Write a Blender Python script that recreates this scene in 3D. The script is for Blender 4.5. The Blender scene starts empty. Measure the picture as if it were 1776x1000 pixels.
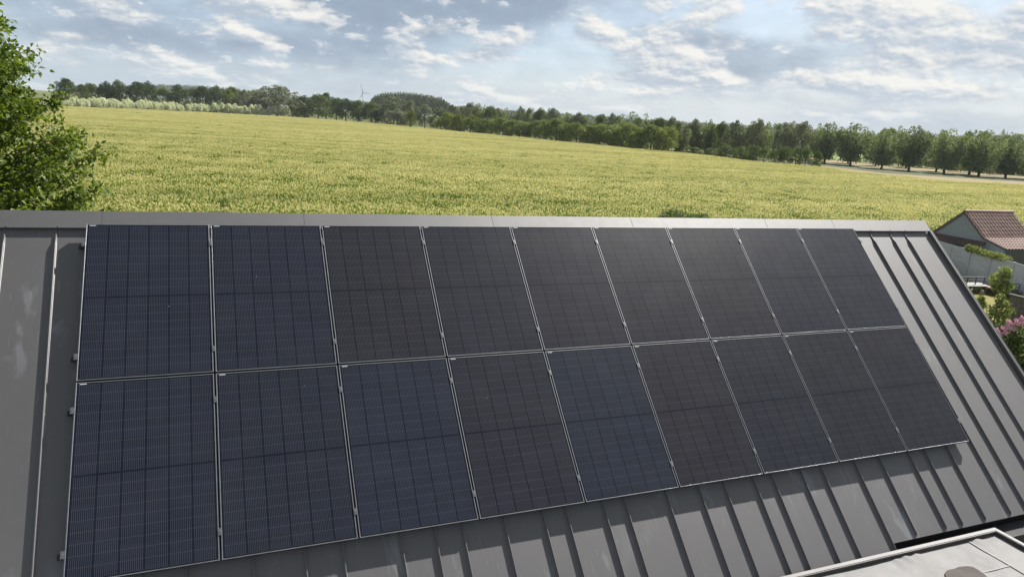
import bpy, bmesh, math, random
import numpy as np
from mathutils import Vector, Matrix
R_ = math.radians
S = bpy.context.scene
COL = S.collection
rng = np.random.default_rng(7)
random.seed(7)

# ------------------------------------------------------------------ camera
FPX = 1264.06                                   # focal length in pixels of the 1776 px wide photograph
HC = 7.6                                        # eye height above the field
CW = np.array([1.1031, -8.3062, HC])
MC = np.array([[0.92240449, -0.02750792, 0.38524442],
               [-0.38070875, -0.23274094, 0.89492598],
               [0.0650446, -0.97214967, -0.22515379]])   # columns: right, down, forward
cam = bpy.data.cameras.new('camera'); co = bpy.data.objects.new('camera', cam); COL.objects.link(co)
m4 = Matrix.Identity(4)
for i in range(3):
    m4[i][0] = MC[i, 0]; m4[i][1] = -MC[i, 1]; m4[i][2] = -MC[i, 2]; m4[i][3] = CW[i]
co.matrix_world = m4
cam.sensor_width = 36.0; cam.lens = 36.0 * FPX / 1776.0
cam.clip_start = 0.1; cam.clip_end = 20000
S.camera = co

# ------------------------------------------------------------------ sky, sun, exposure
SUN_AZ, SUN_EL = R_(63.8), R_(42.2)             # azimuth from +Y towards +X
EXPOSURE = 1.05
HAZE = 0.00008                                   # density of the air
SKY_STRENGTH = 0.10
S.view_settings.view_transform = 'Standard'
S.view_settings.look = 'None'
S.view_settings.exposure = EXPOSURE
S.view_settings.gamma = 1.0
S.view_settings.use_curve_mapping = False


class NT:
    """small helper round a node tree"""
    def __init__(s, tree):
        s.t = tree; s.n = tree.nodes; s.l = tree.links

    def node(s, typ, **kw):
        n = s.n.new(typ)
        for k, v in kw.items(): setattr(n, k, v)
        return n

    def link(s, a, b): s.l.new(a, b)

    def put(s, v, sock):
        if isinstance(v, bpy.types.NodeSocket): s.link(v, sock)
        elif v is not None: sock.default_value = v

    def math(s, op, a, b=None, c=None, clamp=False):
        n = s.node('ShaderNodeMath', operation=op); n.use_clamp = clamp
        s.put(a, n.inputs[0])
        if b is not None: s.put(b, n.inputs[1])
        if c is not None: s.put(c, n.inputs[2])
        return n.outputs[0]

    def mix(s, f, a, b, blend='MIX'):
        n = s.node('ShaderNodeMix', data_type='RGBA', blend_type=blend)
        s.put(f, n.inputs[0])
        s.put(a if isinstance(a, bpy.types.NodeSocket) else (*a[:3], 1), n.inputs[6])
        s.put(b if isinstance(b, bpy.types.NodeSocket) else (*b[:3], 1), n.inputs[7])
        return n.outputs[2]

    def step(s, v, lo, hi):
        n = s.node('ShaderNodeMapRange', interpolation_type='SMOOTHSTEP')
        s.put(v, n.inputs[0]); n.inputs[1].default_value = lo; n.inputs[2].default_value = hi
        n.inputs[3].default_value = 0; n.inputs[4].default_value = 1
        return n.outputs[0]

    def vec(s, x, y, z):
        n = s.node('ShaderNodeCombineXYZ')
        s.put(x, n.inputs[0]); s.put(y, n.inputs[1]); s.put(z, n.inputs[2])
        return n.outputs[0]

    def noise(s, v, scale, detail=4, rough=0.55, dist=0.0, out=0, lac=2.0):
        n = s.node('ShaderNodeTexNoise')
        if v is not None: s.link(v, n.inputs['Vector'])
        n.inputs['Scale'].default_value = scale; n.inputs['Detail'].default_value = detail
        n.inputs['Roughness'].default_value = rough; n.inputs['Distortion'].default_value = dist
        n.inputs['Lacunarity'].default_value = lac
        return n.outputs[out]


W = bpy.data.worlds.new('World'); S.world = W; W.use_nodes = True
w = NT(W.node_tree); w.n.clear()
sky = w.node('ShaderNodeTexSky', sky_type='NISHITA')
sky.sun_disc = False; sky.sun_elevation = SUN_EL; sky.sun_rotation = SUN_AZ
sky.air_density = 1.0; sky.dust_density = 1.5; sky.ozone_density = 1.0
tc = w.node('ShaderNodeTexCoord')
sep = w.node('ShaderNodeSeparateXYZ'); w.link(tc.outputs['Generated'], sep.inputs[0])
az = w.math('MULTIPLY', w.math('ARCTAN2', sep.outputs[0], sep.outputs[1]), 57.29578)
el = w.math('MULTIPLY', w.math('ARCSINE', sep.outputs[2]), 57.29578)


def blob(a0, e0, sa, se, tilt=0.0):
    """soft elliptical region of the sky (degrees)"""
    da = w.math('SUBTRACT', az, a0); de = w.math('SUBTRACT', el, e0)
    de = w.math('SUBTRACT', de, w.math('MULTIPLY', da, tilt))
    q = w.math('ADD', w.math('POWER', w.math('DIVIDE', da, sa), 2.0), w.math('POWER', w.math('DIVIDE', de, se), 2.0))
    return w.math('POWER', 2.71828, w.math('MULTIPLY', q, -1.0))


def total(terms):
    acc = None
    for k, b in terms:
        t = w.math('MULTIPLY', b, k)
        acc = t if acc is None else w.math('ADD', acc, t)
    return acc


# cloud coordinates: stretched along the horizon low down, opening out overhead
elc = w.math('MULTIPLY', w.math('POWER', w.math('MAXIMUM', w.math('DIVIDE', el, 10.0), 0.0), 0.8), 10.0)


def cloud(ka, ke, seed, off_a=0.0, off_e=0.0, detail=12, rough=0.57, dist=0.08):
    return w.noise(w.vec(w.math('ADD', w.math('MULTIPLY', az, ka), off_a), w.math('ADD', w.math('MULTIPLY', elc, ke), off_e), seed), 1.0, detail, rough, dist)


n1 = cloud(0.055, 0.17, 3.7, detail=10)
n2 = cloud(0.135, 0.34, 9.1); n2b = cloud(0.135, 0.34, 9.1, 0.05, 0.15)
n4 = cloud(0.45, 0.95, 17.3); n4b = cloud(0.45, 0.95, 17.3, 0.06, 0.16)
# the banks of cloud this sky holds
dark = total([(0.36, blob(13, 7.6, 11, 2.2, 0.07)), (0.16, blob(22, 8.2, 5, 1.7)), (0.12, blob(6, 4.2, 10, 0.7, 0.03)),
              (0.10, blob(-6, 3.6, 6, 1.0)), (0.12, blob(34, 6.8, 4, 0.7, -0.06)), (0.07, blob(42, 4.6, 7, 0.8, -0.05)),
              (0.10, blob(52, 5.2, 4, 0.7)), (0.06, blob(33, 9.5, 4, 1.0)), (-0.16, blob(28, 6.4, 3.5, 1.6)), (-0.16, blob(46, 8.6, 9, 1.6)), (-0.14, blob(28, 3.4, 9, 1.0))])
lite = total([(0.16, blob(28.5, 6.8, 2.3, 1.0)), (0.13, blob(42, 6.6, 4.5, 0.9, 0.12)), (0.10, blob(37, 7.8, 3.5, 0.8)),
              (0.12, blob(49, 8.6, 7, 1.2)), (0.10, blob(-9, 5.2, 3.5, 0.9)), (0.10, blob(13, 4.0, 6, 0.6)),
              (0.13, blob(30, 3.7, 6, 0.7)), (0.09, blob(46, 4.0, 7, 0.5)), (-0.14, blob(15, 8.4, 9, 1.6)), (-0.06, blob(0, 3.6, 8, 0.9)), (-0.08, blob(10, 5.6, 7, 0.7)),
              (0.12, blob(53, 6.0, 5, 0.9)), (0.14, blob(38, 9.5, 5, 1.0)), (0.10, blob(21, 4.6, 3, 0.6)), (0.10, blob(3, 6.2, 2.5, 0.6)), (0.08, blob(11, 5.2, 1.5, 0.4))])
dmask = w.step(w.math('ADD', n1, dark), 0.40, 0.72)
lcov = w.math('ADD', n2, lite)
lmask = w.step(lcov, 0.475, 0.60)
smask = w.step(w.math('ADD', w.math('ADD', n4, w.math('MULTIPLY', w.math('SUBTRACT', n2, 0.5), 0.7)), w.math('MULTIPLY', lite, 0.5)), 0.54, 0.62)
relief = w.step(w.math('ADD', w.math('SUBTRACT', n2, n2b), w.math('MULTIPLY', w.math('SUBTRACT', n4, n4b), 0.5)), -0.09, 0.13)       # lit side of each puff against its far side
veil = w.mix(0.75, sky.outputs[0], (1.9, 2.5, 3.25))            # thin high cloud over the blue
grey = w.mix(dmask, veil, (1.5, 1.93, 2.5))
texture = w.math('ADD', 0.78, w.math('MULTIPLY', n4, 0.42))
grey = w.mix(1.0, grey, w.vec(texture, texture, texture), 'MULTIPLY')
puff = w.mix(relief, (2.1, 2.5, 3.0), (4.5, 4.4, 4.15))
sk = w.mix(w.math('MULTIPLY', lmask, 0.92), grey, puff)
sk = w.mix(w.math('MULTIPLY', smask, 0.6), sk, w.mix(relief, (2.5, 2.85, 3.3), (4.6, 4.5, 4.25)))
hz = w.step(el, -0.2, 3.2)
sk = w.mix(w.math('MULTIPLY', w.math('SUBTRACT', 1.0, hz), 0.6), sk, (2.7, 3.15, 3.45))
glow = w.math('MULTIPLY', w.step(az, 8.0, 60.0), 0.12)
sk = w.mix(glow, sk, (3.8, 3.95, 4.1))
# unseen sky overhead darkened to deepen shadows; glare added round the sun brightens the roof
high = w.math('SUBTRACT', 1.0, w.math('MULTIPLY', w.step(el, 11.0, 34.0), 0.60))
sk = w.mix(1.0, sk, w.vec(high, high, high), 'MULTIPLY')
dp = w.node('ShaderNodeVectorMath', operation='DOT_PRODUCT'); w.link(tc.outputs['Generated'], dp.inputs[0])
dp.inputs[1].default_value = (math.cos(SUN_EL) * math.sin(SUN_AZ), math.cos(SUN_EL) * math.cos(SUN_AZ), math.sin(SUN_EL))
bk = w.node('ShaderNodeVectorMath', operation='DOT_PRODUCT'); w.link(tc.outputs['Generated'], bk.inputs[0])
bk.inputs[1].default_value = (-math.sin(SUN_AZ), -math.cos(SUN_AZ), 0.0)          # unseen sky opposite the sun, brightened to fill the shaded sides
low = w.math('SUBTRACT', 1.0, w.step(el, 25.0, 55.0))
sk = w.mix(w.math('MULTIPLY', w.math('MULTIPLY', w.step(bk.outputs['Value'], -0.1, 0.7), low), 0.7), sk, (3.9, 4.25, 4.7))
au = w.math('MULTIPLY', w.math('POWER', w.math('MAXIMUM', dp.outputs['Value'], 0.0), 10.0), 0.35)
sk = w.mix(w.math('MULTIPLY', au, w.step(el, 7.0, 24.0)), sk, (15.0, 14.6, 13.8))
bg = w.node('ShaderNodeBackground'); w.link(sk, bg.inputs[0]); bg.inputs[1].default_value = SKY_STRENGTH
wo = w.node('ShaderNodeOutputWorld'); w.link(bg.outputs[0], wo.inputs[0])

sl = bpy.data.lights.new('sun', 'SUN'); sl.energy = 4.8; sl.angle = R_(0.53); sl.color = (1.0, 0.96, 0.905)
so = bpy.data.objects.new('sun', sl); COL.objects.link(so)
sd = Vector((math.cos(SUN_EL) * math.sin(SUN_AZ), math.cos(SUN_EL) * math.cos(SUN_AZ), math.sin(SUN_EL)))
so.rotation_euler = sd.to_track_quat('Z', 'Y').to_euler(); so.location = (60, 30, 60)


# ------------------------------------------------------------------ helpers: placing
def ray(x, y):
    return MC @ np.array([(x - 888) / FPX, (y - 500) / FPX, 1.0])


def at_z(x, y, z=0.0):
    r = ray(x, y); return CW + r * (z - CW[2]) / r[2]


def at_depth(x, y, d): return CW + ray(x, y) * d


def depth_of(p): return float(MC[:, 2] @ (np.array(p) - CW))


def pix(p):
    q = MC.T @ (np.array(p) - CW); return 888 + FPX * q[0] / q[2], 500 + FPX * q[1] / q[2]


EDGE = np.array([(-200, 166), (60, 181.7), (360, 194.3), (500, 202), (640, 212.4), (900, 236.8), (1080, 254.6), (1230, 269),
                 (1340, 282), (1420, 288.4), (1530, 303), (1650, 312), (1776, 319), (2000, 337)])
CROP_H = 0.85


def edge_y(x): return float(np.interp(x, EDGE[:, 0], EDGE[:, 1]))


# ------------------------------------------------------------------ helpers: objects
def tag(o, label=None, cat=None, group=None, kind=None):
    if label: o['label'] = label
    if cat: o['category'] = cat
    if group: o['group'] = group
    if kind: o['kind'] = kind
    return o


def empty(name, loc=(0, 0, 0), rot=(0, 0, 0)):
    o = bpy.data.objects.new(name, None); COL.objects.link(o)
    o.location = loc; o.rotation_euler = rot; o.empty_display_size = 0.2
    return o


def link_mesh(name, me, mats, parent=None):
    o = bpy.data.objects.new(name, me); COL.objects.link(o)
    if mats is not None:
        for mm in (mats if isinstance(mats, (list, tuple)) else [mats]): me.materials.append(mm)
    if parent: o.parent = parent
    return o


class MB:
    """collects shapes, builds one mesh object"""
    def __init__(s): s.v = []; s.f = []; s.mi = []; s.cur = 0

    def add(s, vs, fs):
        b = len(s.v); s.v += [tuple(map(float, q)) for q in vs]
        for f in fs: s.f.append(tuple(b + i for i in f)); s.mi.append(s.cur)

    def box(s, x0, x1, y0, y1, z0, z1, T=None):
        vs = [(x0, y0, z0), (x1, y0, z0), (x1, y1, z0), (x0, y1, z0), (x0, y0, z1), (x1, y0, z1), (x1, y1, z1), (x0, y1, z1)]
        if T: vs = [T(*q) for q in vs]
        s.add(vs, [(3, 2, 1, 0), (4, 5, 6, 7), (0, 1, 5, 4), (1, 2, 6, 5), (2, 3, 7, 6), (3, 0, 4, 7)])

    def bevbox(s, x0, x1, y0, y1, z0, z1, b, T=None):
        """box with its upper edges chamfered"""
        vs = [(x0, y0, z0), (x1, y0, z0), (x1, y1, z0), (x0, y1, z0),
              (x0, y0, z1 - b), (x1, y0, z1 - b), (x1, y1, z1 - b), (x0, y1, z1 - b),
              (x0 + b, y0 + b, z1), (x1 - b, y0 + b, z1), (x1 - b, y1 - b, z1), (x0 + b, y1 - b, z1)]
        if T: vs = [T(*q) for q in vs]
        fs = [(3, 2, 1, 0), (8, 9, 10, 11)]
        for a in (0, 4):
            for i in range(4): fs.append((a + i, a + (i + 1) % 4, a + 4 + (i + 1) % 4, a + 4 + i))
        s.add(vs, fs)

    def tube(s, pts, rad, n=8, caps=True):
        pts = [Vector(p) for p in pts]; rings = []
        if not isinstance(rad, (list, tuple)): rad = [rad] * len(pts)
        for i, p in enumerate(pts):
            d = (pts[min(i + 1, len(pts) - 1)] - pts[max(i - 1, 0)]).normalized()
            u = d.orthogonal().normalized(); v = d.cross(u)
            if i:
                u = (pu - d * pu.dot(d)).normalized(); v = d.cross(u)
            pu = u
            rings.append([p + (u * math.cos(a) + v * math.sin(a)) * rad[i] for a in [2 * math.pi * k / n for k in range(n)]])
        vs = [q for r in rings for q in r]; fs = []
        for i in range(len(pts) - 1):
            for k in range(n):
                fs.append((i * n + k, i * n + (k + 1) % n, (i + 1) * n + (k + 1) % n, (i + 1) * n + k))
        if caps:
            fs.append(tuple(range(n - 1, -1, -1))); fs.append(tuple((len(pts) - 1) * n + k for k in range(n)))
        s.add(vs, fs)

    def build(s, name, mats, parent=None, smooth=False):
        me = bpy.data.meshes.new(name); me.from_pydata(s.v, [], s.f)
        o = link_mesh(name, me, mats, parent)
        if any(s.mi): me.polygons.foreach_set('material_index', s.mi)
        if smooth: me.polygons.foreach_set('use_smooth', [True] * len(s.f))
        me.update()
        return o


def quads_mesh(name, V, mat_idx=None, attr=None):
    """V: (n,4,3) array of quads"""
    n = len(V); me = bpy.data.meshes.new(name)
    me.vertices.add(n * 4); me.vertices.foreach_set('co', np.ascontiguousarray(V, dtype=np.float32).ravel())
    me.loops.add(n * 4); me.loops.foreach_set('vertex_index', np.arange(n * 4, dtype=np.int32))
    me.polygons.add(n); me.polygons.foreach_set('loop_start', np.arange(0, n * 4, 4, dtype=np.int32))
    if mat_idx is not None: me.polygons.foreach_set('material_index', np.asarray(mat_idx, dtype=np.int32))
    me.update(calc_edges=True)
    if attr is not None:
        a = me.attributes.new('tone', 'FLOAT', 'POINT')
        a.data.foreach_set('value', np.repeat(np.asarray(attr, dtype=np.float32), 4))
    me.validate()
    return me


def unit(a): return a / np.maximum(np.linalg.norm(a, axis=-1, keepdims=True), 1e-9)


# ------------------------------------------------------------------ materials
def new_mat(name):
    m = bpy.data.materials.new(name); m.use_nodes = True
    t = NT(m.node_tree); b = t.n['Principled BSDF']
    return m, t, b


def foliage(name, c0, c1, trans=0.35, rough=0.65, objvar=0.45, spec=0.1):
    """leaf material: hue spread from the per-leaf 'tone' and a spread between plants"""
    m, t, b = new_mat(name)
    at = t.node('ShaderNodeAttribute', attribute_name='tone')
    oi = t.node('ShaderNodeObjectInfo')
    f = t.math('ADD', at.outputs['Fac'], t.math('MULTIPLY', t.math('SUBTRACT', oi.outputs['Random'], 0.5), objvar), clamp=True)
    col = t.mix(f, c0, c1)
    t.link(col, b.inputs['Base Color']); b.inputs['Roughness'].default_value = rough
    b.inputs['Specular IOR Level'].default_value = spec
    tr = t.node('ShaderNodeBsdfTranslucent')
    t.link(t.mix(1.0, col, (1.15, 1.2, 0.55), 'MULTIPLY'), tr.inputs[0])
    ms = t.node('ShaderNodeMixShader'); ms.inputs[0].default_value = trans
    t.link(b.outputs[0], ms.inputs[1]); t.link(tr.outputs[0], ms.inputs[2])
    t.link(ms.outputs[0], t.n['Material Output'].inputs[0])
    return m


def plain(name, c0, c1=None, scale=4.0, rough=0.6, metal=0.0, bump=0.0, bscale=20.0, spec=0.5, stretch=(1, 1, 1), detail=5):
    m, t, b = new_mat(name)
    tcn = t.node('ShaderNodeTexCoord'); mp = t.node('ShaderNodeMapping'); mp.inputs['Scale'].default_value = stretch
    t.link(tcn.outputs['Object'], mp.inputs[0])
    if c1 is not None:
        n = t.noise(mp.outputs[0], scale, detail, 0.6)
        t.link(t.mix(t.step(n, 0.32, 0.68), c0, c1), b.inputs['Base Color'])
    else: b.inputs['Base Color'].default_value = (*c0, 1)
    b.inputs['Roughness'].default_value = rough; b.inputs['Metallic'].default_value = metal
    b.inputs['Specular IOR Level'].default_value = spec
    if bump:
        bn = t.node('ShaderNodeBump'); bn.inputs['Strength'].default_value = bump; bn.inputs['Distance'].default_value = 0.02
        t.link(t.noise(mp.outputs[0], bscale, 6, 0.6), bn.inputs['Height']); t.link(bn.outputs[0], b.inputs['Normal'])
    return m


def metal_sheet(name, base, stains=True):
    """coated anthracite steel: slightly uneven sheen, faint wavy panels, water marks"""
    m, t, b = new_mat(name)
    tcn = t.node('ShaderNodeTexCoord'); P = tcn.outputs['Object']
    big = t.noise(P, 0.55, 3, 0.5)
    fine = t.noise(P, 9.0, 6, 0.65)
    c = t.mix(t.step(big, 0.3, 0.7), [v * 0.9 for v in base], [v * 1.12 for v in base])
    c = t.mix(t.math('MULTIPLY', t.step(fine, 0.45, 0.75), 0.18), c, [v * 1.5 for v in base])
    if stains:
        mp = t.node('ShaderNodeMapping'); mp.inputs['Scale'].default_value = (3.2, 1.1, 1.1); t.link(P, mp.inputs[0])
        s1 = t.step(t.noise(mp.outputs[0], 1.0, 7, 0.62, 0.6), 0.57, 0.66)
        s2 = t.step(t.noise(P, 0.9, 2, 0.5), 0.40, 0.55)
        st = t.math('MULTIPLY', t.math('MULTIPLY', s1, s2), 0.5)
        c = t.mix(st, c, (0.145, 0.155, 0.17))
        mp2 = t.node('ShaderNodeMapping'); mp2.inputs['Scale'].default_value = (60.0, 2.5, 2.5); t.link(P, mp2.inputs[0])
        sc = t.math('MULTIPLY', t.step(t.noise(mp2.outputs[0], 1.0, 4, 0.5, 0.8), 0.66, 0.72), s2)
        c = t.mix(t.math('MULTIPLY', sc, 0.35), c, (0.3, 0.3, 0.3))
    t.link(c, b.inputs['Base Color'])
    rr = t.math('ADD', 0.58, t.math('MULTIPLY', fine, 0.12)); t.link(rr, b.inputs['Roughness'])
    b.inputs['Coat Weight'].default_value = 0.78; b.inputs['Coat IOR'].default_value = 1.6
    t.link(t.math('SUBTRACT', rr, 0.08), b.inputs['Coat Roughness'])
    b.inputs['Specular IOR Level'].default_value = 1.0
    mpb = t.node('ShaderNodeMapping'); mpb.inputs['Scale'].default_value = (1.6, 0.6, 0.6); t.link(P, mpb.inputs[0])
    bn = t.node('ShaderNodeBump'); bn.inputs['Strength'].default_value = 0.22; bn.inputs['Distance'].default_value = 0.03
    t.link(t.noise(mpb.outputs[0], 1.3, 2, 0.4), bn.inputs['Height']); t.link(bn.outputs[0], b.inputs['Normal'])
    return m


M = {}
M['roof_metal'] = metal_sheet('anthracite roof metal', (0.046, 0.0415, 0.043))
M['seam_metal'] = metal_sheet('anthracite seam metal', (0.040, 0.037, 0.040), False)
M['cap_metal'] = metal_sheet('anthracite ridge metal', (0.052, 0.048, 0.050), False)
M['alu'] = plain('mill aluminium', (0.30, 0.30, 0.31), (0.24, 0.24, 0.25), 30, 0.38, 0.85)
M['frame'] = plain('anodised frame', (0.30, 0.31, 0.33), (0.24, 0.25, 0.27), 12, 0.42, 0.8)
M['black'] = plain('black finish', (0.012, 0.012, 0.013), None, rough=0.6)
M['steel'] = plain('screw steel', (0.55, 0.55, 0.56), None, rough=0.3, metal=1.0)
M['sticker'] = plain('pale sticker', (0.55, 0.57, 0.6), None, rough=0.5)


def panel_glass():
    """dark half-cut cells behind glass, twelve fine wires to a cell; local x across, -y down the slope, in metres"""
    m, t, b = new_mat('solar cells under glass')
    tcn = t.node('ShaderNodeTexCoord'); sp = t.node('ShaderNodeSeparateXYZ'); t.link(tcn.outputs['Object'], sp.inputs[0])
    x = sp.outputs[0]; y = t.math('MULTIPLY', sp.outputs[1], -1.0)
    oi = t.node('ShaderNodeObjectInfo')
    cw, x0 = 0.1830, 0.018                                    # cell column pitch and margin
    u = t.math('DIVIDE', t.math('SUBTRACT', x, x0), cw)
    fu = t.math('FRACT', u)
    du = t.math('MULTIPLY', t.math('SUBTRACT', 0.5, t.math('ABSOLUTE', t.math('SUBTRACT', fu, 0.5))), cw)   # metres from column gap
    colgap = t.math('SUBTRACT', 1.0, t.step(du, 0.0030, 0.0065))
    # two halves of nine half-cells, a wider dark strip across the middle
    ym = 0.8604
    ay = t.math('ABSOLUTE', t.math('SUBTRACT', y, ym))
    strip = t.math('SUBTRACT', 1.0, t.step(ay, 0.0065, 0.0095))
    v = t.math('DIVIDE', t.math('SUBTRACT', ay, 0.006), 0.0925)
    fv = t.math('FRACT', v)
    dv = t.math('MULTIPLY', t.math('SUBTRACT', 0.5, t.math('ABSOLUTE', t.math('SUBTRACT', fv, 0.5))), 0.0925)
    rowgap = t.math('SUBTRACT', 1.0, t.step(dv, 0.001, 0.0034))
    # fine wires
    k = t.math('MULTIPLY', t.math('ADD', t.math('DIVIDE', t.math('SUBTRACT', fu, 0.5), 0.93), 0.5), 12.0)
    dk = t.math('MULTIPLY', t.math('ABSOLUTE', t.math('SUBTRACT', t.math('FRACT', k), 0.5)), cw / 12)
    wire = t.math('MULTIPLY', t.math('SUBTRACT', 1.0, t.step(dk, 0.0010, 0.0026)), t.math('MULTIPLY', t.math('GREATER_THAN', k, 0.0), t.math('LESS_THAN', k, 12.0)))
    # small tone steps between cells
    wn = t.node('ShaderNodeTexWhiteNoise', noise_dimensions='3D')
    t.link(t.vec(t.math('FLOOR', u), t.math('FLOOR', t.math('DIVIDE', y, 0.0925)), t.math('MULTIPLY', oi.outputs['Random'], 50.0)), wn.inputs[0])
    tone = t.math('ADD', 0.82, t.math('MULTIPLY', wn.outputs['Value'], 0.36))
    cell = t.mix(1.0, oi.outputs['Color'], t.vec(tone, tone, tone), 'MULTIPLY')
    c = t.mix(t.math('MULTIPLY', wire, 0.7), cell, (0.085, 0.091, 0.106))
    c = t.mix(t.math('MULTIPLY', rowgap, 0.42), c, (0.085, 0.088, 0.10))
    c = t.mix(t.math('MULTIPLY', colgap, 0.6), c, (0.006, 0.008, 0.014))
    c = t.mix(strip, c, (0.006, 0.008, 0.015))
    inx = t.math('MULTIPLY', t.math('GREATER_THAN', x, x0 - 0.001), t.math('LESS_THAN', x, x0 + 6 * cw + 0.001))
    iny = t.math('LESS_THAN', ay, 0.006 + 9 * 0.0925)
    c = t.mix(t.math('MULTIPLY', inx, iny), (0.008, 0.009, 0.013), c)
    # dust film and specks
    P = t.node('ShaderNodeVectorMath', operation='ADD'); t.link(tcn.outputs['Object'], P.inputs[0])
    t.link(t.vec(t.math('MULTIPLY', oi.outputs['Random'], 37.0), 0.0, 0.0), P.inputs[1])
    dust = t.noise(P.outputs[0], 2.2, 6, 0.65)
    c = t.mix(t.math('MULTIPLY', t.step(dust, 0.35, 0.8), 0.05), c, (0.12, 0.115, 0.11))
    vo = t.node('ShaderNodeTexVoronoi'); vo.inputs['Scale'].default_value = 3.2; t.link(P.outputs[0], vo.inputs['Vector'])
    speck = t.math('LESS_THAN', vo.outputs['Distance'], 0.013)
    c = t.mix(t.math('MULTIPLY', speck, 0.8), c, (0.5, 0.5, 0.48))
    t.link(c, b.inputs['Base Color'])
    b.inputs['Roughness'].default_value = 0.30
    t.link(t.math('ADD', 0.27, t.math('MULTIPLY', dust, 0.05)), b.inputs['Roughness'])
    b.inputs['Specular IOR Level'].default_value = 0.24
    return m


M['cells'] = panel_glass()

# ------------------------------------------------------------------ the barn with its metal roof
# roof frame: u along the ridge, v down the slope, n out of the roof above the plane of the panel faces
TOP = np.array([0.0, 0.0, 5.7058 + 0.6])          # upper left corner of the panel field
C45 = math.sqrt(0.5)


def RF(u, v, n): return (u, -C45 * v - C45 * n, TOP[2] - C45 * v + C45 * n)


RD = -0.09                                        # the sheets lie 9 cm below the panel faces
U0, U1, VE = -4.6, 12.16, 4.455

barn = empty('metal_roofed_barn', (3.5, 0, 0))
tag(barn, 'low barn under a steep anthracite standing seam metal roof carrying the solar panels', 'building')
SH = 0.014                                        # the seams run a hair off square


def part_at(o, parent):
    o.parent = parent; o.matrix_parent_inverse = Matrix.Translation(-Vector(parent.location)) if parent.type == 'EMPTY' else Matrix.Identity(4)
    return o


# roof sheet: thick slab of the front slope (notched at the right, longer at the left) and the back slope
b = MB()
T = 0.03
USTEP = 8.36
def slab(u0, u1, v0, v1, n0, n1, mb=b): mb.box(u0, u1, v0, v1, n0, n1, RF)
b.box(U0, USTEP, -0.15, 4.60, RD - T, RD, RF)
b.box(USTEP, U1, -0.15, VE, RD - T, RD, RF)
rs = part_at(b.build('roof_sheet', M['roof_metal']), barn)
bb = MB()
def RB(u, v, n):                                  # back slope, mirrored at the ridge
    yr = 0.20
    return (u, 2 * yr + C45 * v + C45 * n - 0.0, TOP[2] - C45 * v + C45 * n)
bb.box(U0, U1, -0.02, VE, RD - T, RD, RB)
part_at(bb.build('back_roof_sheet', M['roof_metal']), barn)
# standing seams
base = [0.53, 0.43, 0.33]
seam_u = [-3.72, -3.18, -2.75, -2.42, -1.99, -1.66, -1.13, -0.70, -0.27, 0.06, 0.49, 0.83, 1.35, 1.78, 2.11, 2.64, 2.97, 3.24, 3.67, 4.09, 4.35, 4.78, 5.04, 5.56, 5.99,
          6.33, 6.75, 7.02, 7.45, 7.77, 8.31, 8.73, 9.24, 9.53, 9.95, 10.43, 10.76, 11.19, 11.52]


def seam_mesh(L):
    mb = MB(); h = 0.026; wd = 0.006
    prof = [(-0.013, 0.0), (-0.008, 0.004), (-wd, h - 0.003), (-wd + 0.003, h), (wd - 0.003, h), (wd, h - 0.003), (0.008, 0.004), (0.013, 0.0)]
    stations = [(0.0, 0.45), (0.13, 0.5), (0.20, 1.0), (L - 0.045, 1.0), (L - 0.015, 0.25)]
    vs = []; k = len(prof)
    for v, s_ in stations:
        for a, z in prof: vs.append((a, -v, z * s_ + 0.0005))
    fs = []
    for i in range(len(stations) - 1):
        for j in range(k - 1): fs.append((i * k + j, (i + 1) * k + j, (i + 1) * k + j + 1, i * k + j + 1))
    fs.append(tuple(range(k))); fs.append(tuple((len(stations) - 1) * k + j for j in range(k - 1, -1, -1)))
    mb.add(vs, fs); return mb


long_s = None; short_s = None
RX = Matrix.Rotation(R_(45), 4, 'X')              # local x along ridge, -y down the slope, z out of the roof
for su in seam_u:
    longer = su < USTEP
    src = long_s if longer else short_s
    if src is None:
        o = seam_mesh(4.60 if longer else VE - 0.01).build('standing_seam', M['seam_metal'])
        if longer: long_s = o
        else: short_s = o
    else:
        o = src.copy(); COL.objects.link(o)
    o.parent = rs
    o.matrix_parent_inverse = Matrix.Identity(4)
    o.matrix_local = Matrix.Translation(Vector(RF(su, 0.0, RD)) ) @ RX @ Matrix.Rotation(SH, 4, 'Z')
# verge: raised folded edge at the right end
b = MB()
VU = 12.085
def RFs(u, v, n): return RF(u + 0.048 * v, v, n)
b.box(VU, VU + 0.035, 0.0, VE, RD + 0.001, RD + 0.045, RFs)
b.box(VU + 0.035, VU + 0.05, 0.0, VE, RD - 0.16, RD + 0.048, RFs)
part_at(b.build('verge_trim', M['seam_metal']), barn)
# ridge cap: two folded wings, screws along the lower edge
b = MB()
CN = RD + 0.030
VC = 0.005
b.box(U0, 12.13, -0.205, VC, CN, CN + 0.004, RF)
b.box(U0, 12.13, VC - 0.002, VC + 0.001, CN - 0.018, CN + 0.002, RF)
b.box(U0, 12.13, -0.02, 0.22, RD + 0.03, RD + 0.034, RB)
for ju in (-1.9, 0.13, 2.13, 4.41, 6.43, 8.74, 10.06):                    # lap joints
    b.box(ju, ju + 0.05, -0.2, VC, CN + 0.004, CN + 0.0055, RF)
cap = part_at(b.build('ridge_cap', M['cap_metal']), barn)
for su in [s_ for s_ in seam_u if -1.2 < s_ < -0.1 or s_ > 10.2]:
    sm = MB(); sm.tube([RF(su + 0.02, -0.012, CN + 0.004), RF(su + 0.02, -0.012, CN + 0.010)], [0.007, 0.005], 8)
    o = sm.build('screw', M['steel']); o.parent = cap; o.matrix_parent_inverse = Matrix.Identity(4)
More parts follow.
